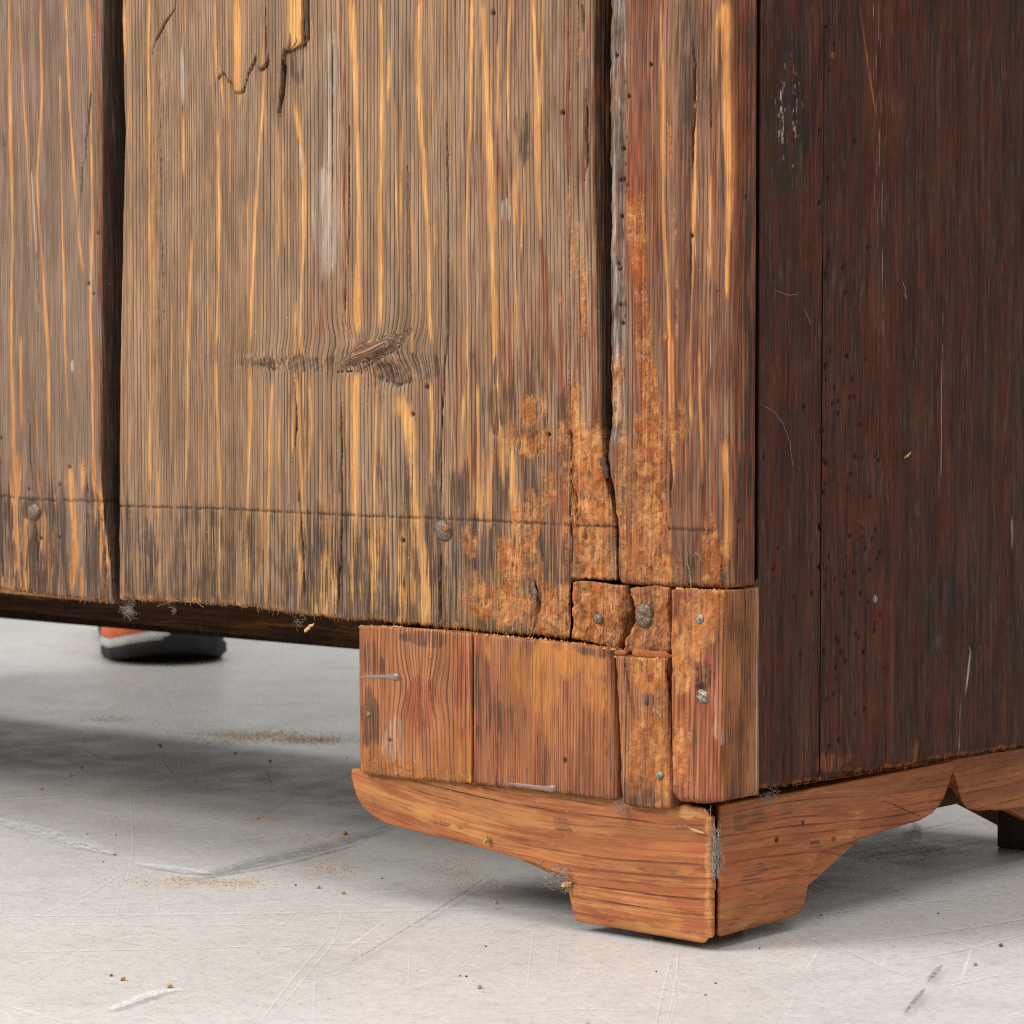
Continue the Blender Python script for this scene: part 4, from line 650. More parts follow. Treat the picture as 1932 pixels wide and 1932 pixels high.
bF = slab('bracket_foot', CAB, WF, 'Y', YF, const(cf(661, 1450)[0]), const(cf(1344, 1600)[0]),
          edge_fn([(658, 1462), (661, 1470), (664, 1485), (672, 1508), (684, 1526), (700, 1540), (724, 1553), (780, 1569), (870, 1592), (950, 1613), (1010, 1632), (1045, 1648), (1062, 1660), (1069, 1672), (1077, 1706), (1084, 1738), (1100, 1742), (1160, 1752), (1250, 1768), (1320, 1780), (1335, 1780), (1342, 1774), (1346, 1764), (1350, 1760)], cf, 'a', .0003, 200, 61),
          edge_fn([(658, 1449), (676, 1450), (800, 1462), (1000, 1484), (1150, 1502), (1318, 1522), (1336, 1526), (1343, 1536), (1346, 1548), (1350, 1550)], cf, 'a', .0003, 200, 62), .019, f_brF, da=.0006, db=.0006, rl=.0012, rr=.0016, mr_=1.0, rb=.0014, rt_=.0016)
bF['label'] = 'curved orange pine bracket under the patched back corner'
XS = -.0045
cs_ = lambda a, b: sd(a, b, XS)
def brS_fields(seed):
    def f(A, B):
        S_ = dict(conv=cs_, unit=1/3200.)
        g = B+.05*A*.45+.10*np.clip(A, 0, .2)**2+(fbm(A*7, B*20, seed, 3)-.5)*.009+(fbm(A*30, B*120, seed+1, 2)-.5)*.0012
        red = mx(.5*fbm(A*14, B*80, seed+2), .8*blob(A, B, (1420, 1715), 60, 12, seed=seed+3, ang=.2, **S_), .7*blob(A, B, (1490, 1690), 20, 30, seed=seed+4, **S_))
        dark = mx(.28*fbm(A*24, B*60, seed+5), .36*blob(A, B, (1440, 1655), 50, 24, seed=seed+6, rough=1.6, **S_), .4*blob(A, B, (1420, 1540), 50, 22, seed=seed+7, rough=1.6, **S_), *[.9*blob(A, B, p, 5, 7, seed=seed+8, **S_) for p in ((1466, 1585), (1515, 1553), (1572, 1582))], .36*blob(A, B, (1540, 1610), 14, 24, seed=seed+9, rough=1.4, **S_))
        bare = mx(.5*blob(A, B, (1400, 1745), 80, 14, seed=seed+10, ang=.25, **S_), .45*fbm(A*10, B*60, seed+11), .35*blob(A, B, (1600, 1560), 90, 20, seed=seed+12, ang=.2, **S_))
        rot = .6*np.exp(-((A-cs_(1358, 1600)[0])/.0015)**2)*fbm(A*300, B*160, seed+13)*1.6
        cr = mx(*[.9*crack(A, B, p, 1.6, seed=seed+20+i, jit=3, **S_) for i, p in enumerate([[(1690, 1492), (1718, 1500)], [(1668, 1502), (1700, 1508)], [(1665, 1510), (1735, 1540)], [(1735, 1470), (1768, 1478)], [(1682, 1524), (1712, 1534)]])]) if seed < 1020 else 0*A
        cr = np.maximum(cr, mx(*[.9*blob(A, B, p, 3, 5, seed=seed+30, **S_) for p in ((1466, 1586), (1516, 1553))]) if seed < 1020 else 0)
        return dict(h=-.0008*cr+.0008*(fbm(A*14, B*20, seed+14)-.5), g=g, al=A, ph=phase(g, .0031, seed, .5), red=red, dark=dark, bare=bare, rot=rot, crack=cr)
    return f
bS = slab('bracket_foot', CAB, WF, 'X', XS, const(cs_(1359, 1600)[0]), const(cs_(1800, 1450)[0]),
          edge_fn([(1340, 1776), (1352, 1768), (1362, 1768), (1420, 1752), (1480, 1736), (1508, 1726), (1514, 1722), (1520, 1698), (1525, 1676), (1530, 1650), (1534, 1634), (1539, 1622), (1546, 1613), (1571, 1602), (1641, 1578), (1739, 1548), (1760, 1536), (1772, 1522), (1781, 1508), (1792, 1478), (1798, 1456), (1803, 1450)], cs_, 'a', .0004, 200, 63),
          edge_fn([(1350, 1526), (1362, 1518), (1500, 1494), (1600, 1474), (1700, 1455), (1790, 1437), (1803, 1434)], cs_, 'a', .0004, 200, 64), .019, brS_fields(1000), da=.0006, db=.0006, ml=1.0, rl=.0012, rr=.0008, rb=.0012)
bS['label'] = 'curved orange pine bracket with pencil strokes under the dark side'
XS2 = XS-.0085
cs2 = lambda a, b: sd(a, b, XS2)
bS2 = slab('bracket_foot', CAB, WF, 'X', XS2, const(cs2(1798, 1450)[0]), const(.326),
           edge_fn([(1780, 1452), (1799, 1462), (1803, 1480), (1808, 1500), (1814, 1516), (1824, 1526), (1840, 1530), (1890, 1529), (1935, 1525), (2010, 1540), (2060, 1560), (2072, 1600), (2084, 1620), (2240, 1570)], cs2, 'a', .0004, 200, 65),
           edge_fn([(1780, 1436), (1932, 1405), (2250, 1340)], cs2, 'a', .0003, 200, 66), .016, brS_fields(1040), da=.0007, db=.0006, rl=.0012, rr=.0012)
bS2['label'] = 'second curved bracket under the far half of the dark side'
for (x0, x1) in ((-.195, -.0285), (-.98, -.80)):
    fx = (lambda X0, X1: (lambda a: np.interp(a, [X0, X0+.012, -.066, -.060, -.056, X1], [.045, .038, .036, .033, .004, .004]))) (x0, x1) if x0 > -.5 else (lambda a: np.interp(a, [-.98, -.93, -.925, -.82, -.80], [.004, .004, .018, .02, .035]))
    slab('bracket_foot', CAB, WF, 'Y', .294, const(x0), const(x1), fx, const(.061), .019, f_plain(1080, .003), .002, .002)
slab('bracket_foot', CAB, WF, 'Y', YF, const(-.98), const(-.80), lambda a: np.interp(a, [-.98, -.93, -.925, -.82, -.80], [.004, .004, .018, .02, .035]), const(.054), .019, f_plain(1090, .004), .002, .002)
# inner corner posts that carry the weight
box('corner_post', CAB, (-.052, .021, 0.0), (-.026, .050, .060), PW, .001)
box('corner_post', CAB, (-.972, .021, 0.0), (-.930, .050, .110), PW, .001)
box('corner_post', CAB, (-.052, .2840, 0.0), (-.0300, .2935, .060), plain('shaded_post_pine', sr(64, 42, 30), .7, 0, .5, 160, .0004), .001)  # this post's wood is coloured darker for the shade under the cabinet
box('corner_post', CAB, (-.972, .2705, 0.0), (-.930, .2935, .060), PW, .001)
box('glue_strip', CAB, (-.046, .120, .030), (-.0300, .235, .0555), plain('glue_strip_pine', sr(96, 62, 40), .8, 0, .5, 160, .0003), .001)

# ------------------------------------------------------------------ small fittings on the boards
IRON = plain('rusty_iron', sr(132, 112, 98), .5, .45, .65, 1100, .0006, .5)
STEEL = plain('worn_screw_steel', sr(160, 150, 140), .5, .6, .6, 900, .0005, .5)
RUSTM = plain('rust_fleck', sr(176, 96, 44), .9, 0, .4, 900, .0003)
def head(name, parent, px, py, rx, rz, dome, y, mat, seed, slot=None, sides=28, rings=6):
    x0, z0 = bk(px, py, y); V = []; Fq = []
    rr_ = np.linspace(0, 1, rings+1)[1:]
    V.append((x0, y-dome*1.0, z0))
    for i, r_ in enumerate(rr_):
        for k in range(sides):
            t = 2*math.pi*k/sides; w_ = 1+.10*math.sin(2*t+seed)+.05*math.sin(5*t+seed*2)
            dx = math.cos(t)*rx*r_*w_; dz = math.sin(t)*rz*r_*w_
            hh = dome*(1-r_**2.6)+dome*.35*(vn(np.array(dx*900+seed*7), np.array(dz*900), seed)-.5)*(r_ < .95)
            if slot is not None and abs(dx*math.cos(slot)+dz*math.sin(slot)) < rx*.17: hh -= dome*.75
            V.append((x0+dx, y-float(hh), z0+dz))
    for k in range(sides): t = 2*math.pi*k/sides; V.append((x0+math.cos(t)*rx*.8, y+.004, z0+math.sin(t)*rz*.8))
    for k in range(sides): Fq.append((0, 1+(k+1) % sides, 1+k))
    for i in range(rings):
        for k in range(sides):
            a = 1+i*sides+k; b = 1+i*sides+(k+1) % sides; Fq.append((a, b, b+sides, a+sides))
    return link(name, V, Fq, mat, parent)
nh = head('nail_head', wide, 836, 1001, .0047, .0045, .0018, -.0002, IRON, 3); head('rust_fleck', nh, 842, 997, .0013, .0012, .0006, -.0017, RUSTM, 5, None, 12, 3)
head('nail_head', left, 63, 966, .0040, .0041, .0016, -.0002, IRON, 7)
head('nail_head', blkE, 1127, 1168, .0021, .0021, .0008, -.0014, IRON, 9)
head('screw_head', blkF, 1214, 1161, .0044, .0044, .0009, -.0006, IRON, 11, 1.25)
head('screw_head', blkD, 1320, 1168, .0018, .0020, .0007, YD-.0002, STEEL, 13, .8)
head('screw_head', blkD, 1325, 1314, .0027, .0028, .0010, YD-.0004, STEEL, 15, 1.2)
head('nail_head', blkC, 1218, 1320, .0011, .0020, .0007, YB-.0006, IRON, 17)
head('screw_head', blkC, 1244, 1463, .0016, .0016, .0008, YB-.0006, STEEL, 19, .4)
head('nail_head', blkA, 695, 1347, .0010, .0012, .0005, YB-.0003, STEEL, 21)
def spike(name, parent, p0, p1, r_, mat, seed, n=7, sides=7, flat=.6):
    p0 = np.array(p0, float); p1 = np.array(p1, float); ax = p1-p0; L = np.linalg.norm(ax); ax /= L
    e1 = np.cross(ax, [.3, .9, .2]); e1 /= np.linalg.norm(e1); e2 = np.cross(ax, e1); rg = np.random.default_rng(seed); V = []; Fq = []
    for i in range(n):
        t = i/(n-1); c = p0+ax*L*t+(rg.random(3)-.5)*r_*.5; q = r_*(math.sin(math.pi*min(1, t*.9+.08))**.6)*(.75+.5*rg.random())
        for k in range(sides):
            a = 2*math.pi*k/sides; V.append(c+e1*math.cos(a)*q+e2*math.sin(a)*q*flat*(.8+.4*rg.random()))
    for i in range(n-1):
        for k in range(sides): Fq.append((i*sides+k, i*sides+(k+1) % sides, (i+1)*sides+(k+1) % sides, (i+1)*sides+k))
    Fq.append(tuple(range(sides))[::-1]); Fq.append(tuple((n-1)*sides+k for k in range(sides)))
    return link(name, V, Fq, mat, parent)
def P3(px, py, y): x, z = bk(px, py, y); return (x, y, z)
CRUMB = plain('rotten_wood_crumb', sr(170, 100, 54), .95, 0, .5, 1200, .0006)
DSPL = plain('dark_wood_splinter', sr(84, 60, 46), .85, 0, .5, 900, .0004)
PALE = plain('raw_wood_chip', sr(206, 164, 110), .85, 0, .3, 900, .0003)
spike('nail_shank', wide, P3(1007, 1098, -.0004), P3(1010, 1152, -.0006), .0013, IRON, 2)
spike('rot_splinter', blkF, P3(1196, 1234, -.0035), P3(1274, 1240, -.003), .0020, CRUMB, 3, 9)
spike('rot_splinter', blkE, P3(1158, 1233, -.003), P3(1186, 1231, -.003), .0013, CRUMB, 4)
spike('gap_splinter', wide, P3(1136, 858, .002), P3(1146, 905, .0005), .0018, DSPL, 5, 9)
spike('gap_splinter', corner, P3(1153, 850, .002), P3(1152, 900, .003), .0014, DSPL, 6, 9)
# lifted splinter at the torn layer of the wide board
def f_spl(A, B):
    g = A+(fbm(A*10, B*5, 1201, 2)-.5)*.004
    return dict(h=.0006*(fbm(A*300, B*30, 1202)-.5)+.0008*sst(.36, .40, B)*0, g=g, sp=.0017, seed=1201, bare=.55+.75*sst(bk(553, 50)[0], bk(558, 50)[0], A), dark=.35*fbm(A*300, B*40, 1203))
sp_ = slab('splinter', wide, WB, 'Y', -.0030, const(bk(549, 40)[0]), edge_fn([(577, -200), (577, 90), (577, 140)], bk, 'b', .0008, 300, 70), edge_fn([(545, 94), (549, 96), (553, 80), (556, 62), (559, 76), (563, 86), (567, 72), (571, 80), (575, 84), (580, 74)], bk, 'a', .0008, 900, 71), const(.46), .0034, f_spl, .0003, .0006, rl=.0003, rr=.0004, rb=.0004)
# frayed fibres along sawn and worn bottom ends
FIB = plain('frayed_wood_fibre', sr(184, 128, 72), .9, 0, .45, 500)
FIBD = plain('frayed_dark_fibre', sr(120, 78, 46), .9, 0, .45, 500)
def fringe(parent, fn, a0, a1, off, face, count, lmin, lmax, mat, seed, lift=.0006):
    rg = np.random.default_rng(seed); V = []; Fq = []
    for i in range(count):
        a = a0+(a1-a0)*rg.random(); z = float(fn(np.array([a]))[0])+rg.random()*.0016; d = -rg.random()**2*.010+lift; L = lmin+(lmax-lmin)*rg.random()**3; wd = .00010+.00022*rg.random(); tx = (rg.random()-.5)*L*1.1; td = (rg.random()-.3)*L*.6
        pts = [(a-wd, d, z+.0006), (a+wd, d, z+.0006), (a, d+wd*1.2, z+.0006), (a+tx, d+td, z-L)]
        b = len(V); V += [((q[0], off-q[1], q[2]) if face == 'Y' else (off+q[1], q[0], q[2])) for q in pts]; Fq += [(b, b+1, b+3), (b+1, b+2, b+3), (b+2, b, b+3), (b, b+2, b+1)]
    o = link('frayed_fibres', V, Fq, mat, parent, None, False); o['kind'] = 'stuff'; return o
fringe(wide, zbot, bk(222, 1130)[0], bk(1076, 1200)[0], 0, 'Y', 620, .0004, .0032, FIB, 1)
fringe(left, zbl, bk(-10, 1110)[0], bk(212, 1138)[0], 0, 'Y', 190, .0004, .003, FIB, 2)
fringe(corner, zbc, bk(1170, 1106)[0], xc-.002, 0, 'Y', 90, .0003, .0018, FIB, 3)
for o_, a_, b_, n_ in ((blkA, 680, 888, 110), (blkB, 894, 1160, 120)):
    fringe(o_, edge_fn([(660, 1452), (685, 1462), (760, 1470), (900, 1482), (1000, 1492), (1100, 1504), (1165, 1512)], cb, 'a'), cb(a_, 1480)[0], cb(b_, 1490)[0], YB, 'Y', n_, .0003, .0016, FIBD, n_)
fringe(blkD, edge_fn([(1262, 1502), (1330, 1518), (1400, 1512)], cd, 'a'), cd(1275, 1500)[0], cd(1362, 1500)[0], YD, 'Y', 50, .0003, .0016, FIBD, 5)
fringe([o for o in CAB.children if o.name.startswith('side_board')][0], zbs, .0165, ys-.001, .0003, 'X', 70, .0003, .002, FIBD, 6)
fringe([o for o in CAB.children if o.name.startswith('side_board')][1], zbs, ys+.001, .24, .0004, 'X', 260, .0003, .0022, FIBD, 7)
# hardened glue drips
gm = NB('hardened_glue'); gm.b.inputs['Transmission Weight'].default_value = .6; gm.b.inputs['Subsurface Weight'].default_value = .3; gm.b.inputs['Subsurface Radius'].default_value = (.002, .002, .002)
gm.fin(sr(196, 164, 150), gm.mr(gm.noise(gm.coord(), 400, 2), .3, .7, .18, .35), None, .5); GLUE = gm.m
def drip(parent, pts, radii, y, seed):
    V = []; Fq = []; sides = 14
    for i, ((px, py), r_) in enumerate(zip(pts, radii)):
        x, z = bk(px, py, y)
        for k in range(sides):
            a = 2*math.pi*k/sides; V.append((x+(math.cos(a)*r_*.25 if i in (0, len(pts)-1) else 0), y-max(0, math.sin(a))*r_*.75+.0008, z+math.cos(a)*r_))
    for i in range(len(pts)-1):
        for k in range(sides): Fq.append((i*sides+k, i*sides+(k+1) % sides, (i+1)*sides+(k+1) % sides, (i+1)*sides+k))
    Fq.append(tuple(range(sides))[::-1]); Fq.append(tuple((len(pts)-1)*sides+k for k in range(sides)))
    return link('glue_drip', V, Fq, GLUE, parent)
drip(blkA, [(679, 1277), (700, 1277), (725, 1277), (738, 1277), (744, 1277), (750, 1277.5), (753, 1278)], [.0009, .0010, .0010, .0012, .0018, .0015, .0006], YB-.0004, 1)
drip(blkB, [(950, 1478), (975, 1481), (1000, 1484), (1020, 1487), (1033, 1488), (1040, 1488), (1046, 1488), (1049, 1488)], [.0006, .0010, .0010, .0012, .0013, .0018, .0014, .0005], YB-.0004, 2)

# ------------------------------------------------------------------ dust, cobwebs, crumbs
FLUFF = plain('grey_dust_fluff', sr(158, 150, 140), .95, 0, .3, 300)
def strand(V, Fq, pts, r_):
    b = len(V); n_ = len(pts)
    for i, p in enumerate(pts):
        for k in range(3):
            a = 2.094*k; V.append((p[0]+math.cos(a)*r_, p[1]+math.sin(a)*r_*.7, p[2]+math.sin(a)*r_))
    for i in range(n_-1):
        for k in range(3): Fq.append((b+i*3+k, b+i*3+(k+1) % 3, b+(i+1)*3+(k+1) % 3, b+(i+1)*3+k))
def fluff(label, c, n_, size, seed, r_=.000042, hang=.5, spread=(1, .35, .7)):
    rg = np.random.default_rng(seed); V = []; Fq = []
    for i in range(int(n_*1.8)):
        p = np.array(c)+(rg.random(3)-.5)*size*np.array(spread)*.8; v = rg.normal(size=3); v /= np.linalg.norm(v); P = []
        for k in range(16):
            P.append(p.copy()); v = v+rg.normal(size=3)*.55+np.array([0, 0, -hang*.2])-(p-np.array(c))/size*.35; v /= np.linalg.norm(v); p = p+v*size*.11*np.array(spread)
        strand(V, Fq, P, r_*(.7+.6*rg.random()))
    return tag(link('dust_fluff', V, Fq, FLUFF, None, None, True), label, 'dust fluff')
def web(label, P, r_, seed, jit=.0004):
    rg = np.random.default_rng(seed); V = []; Fq = []
    for line in P:
        L = []
        for a, b in zip(line[:-1], line[1:]):
            for t in np.linspace(0, 1, 8)[:-1]: L.append(np.array(a)*(1-t)+np.array(b)*t+(rg.random(3)-.5)*jit)
        L.append(np.array(line[-1])); strand(V, Fq, L, r_)
    return tag(link('cobweb', V, Fq, FLUFF, None, None, True), label, 'cobweb')
def S3(px, py, x=.0009): y, z = sd(px, py, x); return (x, y, z)
fluff('grey dust fluff ball hanging where the two back boards meet at the bottom', P3(242, 1150, -.001), 30, .0068, 1)
fluff('thin wisp of dust under the wide board beside the fluff ball', P3(327, 1150, -.001), 5, .0045, 2)
fluff('loose fibre tangle hanging under the cracked bottom of the wide board', P3(566, 1176, -.001), 5, .006, 3)
fluff('dust tuft wedged under the narrow leaning block', P3(1170, 1521, -.004), 16, .008, 4)
fluff('dust caught in the mitre joint between the two bracket feet', P3(1352, 1600, -.001), 22, .012, 5, .0001, .5, (.25, .3, 1.4))
fluff('dusty tuft under the bottom corner of the narrow side board', S3(1448, 1503, .0005), 16, .008, 6)
fluff('grey lint along the curved underside of the front bracket', P3(1052, 1652, -.002), 22, .012, 7, .00008, .1, (1.2, .3, .6))
web('white cobweb loop stuck above the corner block', [[P3(1296, 1040, -.0008), P3(1297, 1062, -.0008), P3(1302, 1080, -.0009)], [P3(1306, 1050, -.0012), P3(1312, 1042, -.0015), P3(1322, 1050, -.0012), P3(1318, 1066, -.0009)], [P3(1300, 1082, -.0009), P3(1304, 1100, -.0009), P3(1303, 1112, -.0009)]], .00016, 8)
web('short white cobweb thread on the side high above the gouge', [[S3(1461, 546), S3(1474, 553), S3(1490, 557), S3(1504, 555)], [S3(1516, 580), S3(1524, 598), S3(1530, 612)]], .00012, 9)
web('fine cobweb running down from the side board joint', [[S3(1440, 765), S3(1462, 778), S3(1478, 800), S3(1490, 835), S3(1496, 880)], [S3(1472, 788), S3(1476, 796)]], .0001, 10)
web('pale cobweb wisp in the middle of the dark side', [[S3(1704, 530), S3(1708, 552), S3(1710, 564)], [S3(1706, 555), S3(1711, 560)]], .00014, 11)
web('long thread sagging along the bottom of the wide board', [[P3(296, 1144, -.002), P3(330, 1133, -.003), P3(370, 1136, -.003), P3(384, 1146, -.002)]], .0001, 12)
web('thread and straw scrap lying on the bracket top near the corner', [[P3(1268, 1560, -.0028), P3(1290, 1556, -.003), P3(1310, 1566, -.0028), P3(1326, 1571, -.0028)]], .0002, 13)
def chip(name, label, cat, c, sx, sy, sz, mat, seed, group=None, rz=None):
    rg = np.random.default_rng(seed); V = []; n1, n2 = 5, 8; Fq = []
    a0 = rg.random()*6.28 if rz is None else rz; ca, sa = math.cos(a0), math.sin(a0)
    for i in range(n1):
        ph_ = math.pi*(i+.5)/n1
        for k in range(n2):
            t = 2*math.pi*k/n2; q = .7+.6*rg.random(); x = math.sin(ph_)*math.cos(t)*sx*q; y = math.sin(ph_)*math.sin(t)*sy*q; z = -math.cos(ph_)*sz*q
            V.append((c[0]+x*ca-y*sa, c[1]+x*sa+y*ca, max(c[2]+z+sz*.8, c[2]-.00001) if mat is not None else 0))
    for i in range(n1-1):
        for k in range(n2): Fq.append((i*n2+k, i*n2+(k+1) % n2, (i+1)*n2+(k+1) % n2, (i+1)*n2+k))
    Fq.append(tuple(range(n2))[::-1]); Fq.append(tuple((n1-1)*n2+k for k in range(n2)))
    return tag(link(name, V, Fq, mat, None, None, False), label, cat, group)
GOLD = plain('tan_wood_crumb', sr(190, 146, 88), .9, 0, .4, 900); BRN = plain('brown_wood_crumb', sr(128, 88, 56), .9, 0, .4, 900); BLK = plain('black_grit', sr(44, 38, 34), .8, 0, .4, 900)
for i, (px, py, sz_) in enumerate([(232, 1850, 2.0), (320, 1864, 2.2), (78, 1490, 1.6), (134, 1464, 1.6), (650, 1575, 2.4), (601, 1676, 1.8), (648, 1687, 1.6), (302, 1408, 1.8), (905, 1865, 1.8), (1108, 1937, 1.8), (1840, 1822, 1.6), (218, 1576, 1.0), (510, 1437, 1.5), (155, 1448, 1.2), (936, 1704, 1.4), (486, 1546, 1.3), (1935, 1657, 1.4)]):
    x, y = fl(px, py); chip('wood_crumb', 'tiny tan wood crumb lying loose on the concrete floor', 'crumb', (x, y, 0), .0010*sz_*.62, .0005*sz_, .0004*sz_, GOLD, 50+i, 'tan crumbs on the floor')
for i, (px, py, sz_) in enumerate([(216, 1613, 1.6), (210, 1842, 1.4), (443, 1422, 1.6), (195, 1627, .9), (655, 1430, 1.), (558, 1671, 1.), (868, 1842, .9), (880, 1843, .9), (917, 1786, .9), (1549, 1727, .9), (1433, 1790, .9), (1350, 1856, .9), (1331, 1878, .9), (721, 1658, 1.), (1238, 1834, .9), (165, 1574, .9), (1770, 1724, .9)]):
    x, y = fl(px, py); chip('grit_grain', 'dark speck of grit lying on the concrete floor', 'grit', (x, y, 0), .0006*sz_, .0004*sz_, .0003*sz_, BLK if i % 3 else BRN, 90+i, 'dark specks on the floor')
x, y = fl(1888, 1785); chip('wood_sliver', 'brown wood sliver lying on the floor away from the side bracket', 'sliver', (x, y, 0), .0026, .0007, .0005, BRN, 130, None, 2.2)
c_ = P3(1070, 1664, -.003); chip('wood_flake', 'pale wood flake stuck at the inner curve of the front bracket', 'flake', (c_[0], -.003, c_[2]-.002), .0024, .0012, .0012, PALE, 131)
c_ = P3(916, 1586, -.0035); chip('wood_flake', 'tan wood flake stuck on the front face of the curved bracket', 'flake', (c_[0], -.0032, c_[2]-.001), .0012, .0012, .0018, GOLD, 132)
c_ = P3(1305, 1572, -.003); spike('straw_scrap', None, P3(1302, 1564, -.0028), P3(1330, 1573, -.0028), .0007, PALE, 133); tag(bpy.data.objects['straw_scrap'], 'short straw-coloured scrap lying against the bracket face near the corner', 'straw')
spike('wood_splinter', None, P3(574, 1192, -.002), P3(592, 1176, -.001), .0009, PALE, 134); tag(bpy.data.objects['wood_splinter'], 'pale splinter dangling below the cracked bottom edge of the wide board', 'splinter')
V = []; Fq = []
sc_ = spike('straw_chip', None, S3(1707, 865, .0012), S3(1719, 853, .0012), .0007, PALE, 135); tag(sc_, 'pale three-pointed chip stuck on the dark side board', 'chip')
# sawdust drifts and crumbs on ledges
def grains(name, label, pts, mat):
    V = []; Fq = []
    for (x, y, z, s_) in pts:
        b = len(V); r3 = rng.random(12)-.5
        V += [(x-s_, y-s_*.6+r3[0]*s_, z), (x+s_, y-s_*.6+r3[1]*s_, z), (x+r3[2]*s_, y+s_, z), (x+r3[3]*s_, y+r3[4]*s_, z+s_*1.1)]; Fq += [(b, b+1, b+3), (b+1, b+2, b+3), (b+2, b, b+3), (b, b+2, b+1)]
    return tag(link(name, V, Fq, mat, None, None, False), label, 'sawdust', None, 'stuff')
pts = []
for (cx, cy, wx, wy, n_) in [(410, 1666, 75, 7, 520), (345, 1660, 25, 4, 120), (470, 1668, 30, 10, 160), (620, 1640, 60, 14, 420), (590, 1580, 50, 10, 160), (500, 1545, 40, 8, 110), (480, 1388, 110, 10, 3200), (600, 1397, 80, 7, 2200), (200, 1358, 70, 5, 600), (420, 1400, 60, 8, 350), (860, 1640, 60, 22, 420), (930, 1670, 50, 14, 160), (280, 1670, 50, 6, 90), (250, 1660, 90, 12, 90)]:
    for i in range(n_):
        px, py = cx+rng.normal()*wx*.6, cy+rng.normal()*wy*.6; x, y = fl(px, py); pts.append((x, y, .0002, .00012+.0003*rng.random()**3))
grains('sawdust', 'fine tan sawdust drifted in streaks over the floor under the cabinet', pts, GOLD)
def ledge(label, segs, n_, mat, smin=.0002, smax=.0009):
    pts = []
    for i in range(n_):
        (p, q) = segs[rng.integers(len(segs))]; t = rng.random(); c = np.array(p)*(1-t)+np.array(q)*t; pts.append((c[0], c[1]+(rng.random()-.5)*.003, c[2]+rng.random()*.0002, smin+(smax-smin)*rng.random()**3))
    return grains('sawdust', label, pts, mat)
ledge('tan sawdust caught on the ledges between boards, blocks and brackets', [(P3(678, 1183, -.003), P3(760, 1184, -.003)), (P3(740, 1185, -.003), P3(1078, 1212, -.003)), (P3(1078, 1214, -.003), P3(1160, 1227, -.003)), (P3(1160, 1240, -.003), P3(1262, 1244, -.003)), (P3(1275, 1112, -.004), P3(1364, 1116, -.003)), (P3(1230, 1524, 0), P3(1340, 1530, 0)), (P3(690, 1470, 0), P3(1170, 1512, 0))], 900, GOLD)

# ------------------------------------------------------------------ wear marks on the concrete (thin films on the floor)
def mark_mat(name, col, op):
    n = NB(name); ob = n.coord(); a = n.attr('fade'); u, v, _ = n.sep(a.outputs['Vector'])
    edge = n.mr(n.math('ABSOLUTE', u), .25, 1., 1, 0); nz = n.noise(n.vm(ob, (420, 420, 1)), 1, 3, .7); st = n.noise(n.comb(n.math('MULTIPLY', u, 5.), n.math('MULTIPLY', v, 3.), 0.), 1, 3, .6)
    al = n.math('MULTIPLY', n.math('MULTIPLY', edge, n.mr(n.math('ADD', nz, n.math('SUBTRACT', st, .5)), .3, .62)), op)
    tr = n.n.new('ShaderNodeBsdfTransparent'); mxs = n.n.new('ShaderNodeMixShader'); n.put(mxs.inputs[0], al); n.t.links.new(tr.outputs[0], mxs.inputs[1]); n.fin(col, .6, None, .3); n.t.links.new(n.b.outputs[0], mxs.inputs[2]); n.t.links.new(mxs.outputs[0], n.out.inputs['Surface'])
    return n.m
def ribbon(V, Fq, FD, pts, wd, z, taper=True):
    P = np.array([fl(*p) for p in pts]); d = np.r_[0, np.cumsum(np.hypot(*np.diff(P, axis=0).T))]; t = np.linspace(0, d[-1], max(6, 4*len(pts))); X = np.interp(t, d, P[:, 0]); Y = np.interp(t, d, P[:, 1])
    for _ in range(3):
        X[1:-1] = (X[:-2]+2*X[1:-1]+X[2:])/4; Y[1:-1] = (Y[:-2]+2*Y[1:-1]+Y[2:])/4
    tx = np.gradient(X); ty = np.gradient(Y); L = np.hypot(tx, ty); nx, ny = -ty/L, tx/L; n_ = len(t); b = len(V)
    for i in range(n_):
        w_ = wd*(min(1, .25+4*min(i, n_-1-i)/n_) if taper else 1)
        for s_ in (-1, 0, 1): V.append((X[i]+nx[i]*w_*s_, Y[i]+ny[i]*w_*s_, z)); FD.append((s_, t[i]*30+wd*9999, 0))
    for i in range(n_-1):
        for k in range(2): q = b+i*3+k; Fq.append((q, q+1, q+4, q+3))
def marks(name, label, lst, mat, z):
    V, Fq, FD = [], [], []
    for k, (pts, wd) in enumerate(lst): ribbon(V, Fq, FD, pts, wd*(.8 if wd < .003 else 1), z+k*.000004)
    o = link(name, V, Fq, mat, FLOOR, {'fade': np.array(FD)}, False); o['label'] = label; o['kind'] = 'stuff'; return o
z7 = lambda x, y: (x*.35, 1256+y*.35)
z9 = lambda x, y: (1256+x*.35, 1256+y*.35)
z8 = lambda x, y: (628+x*.35, 1256+y*.35)
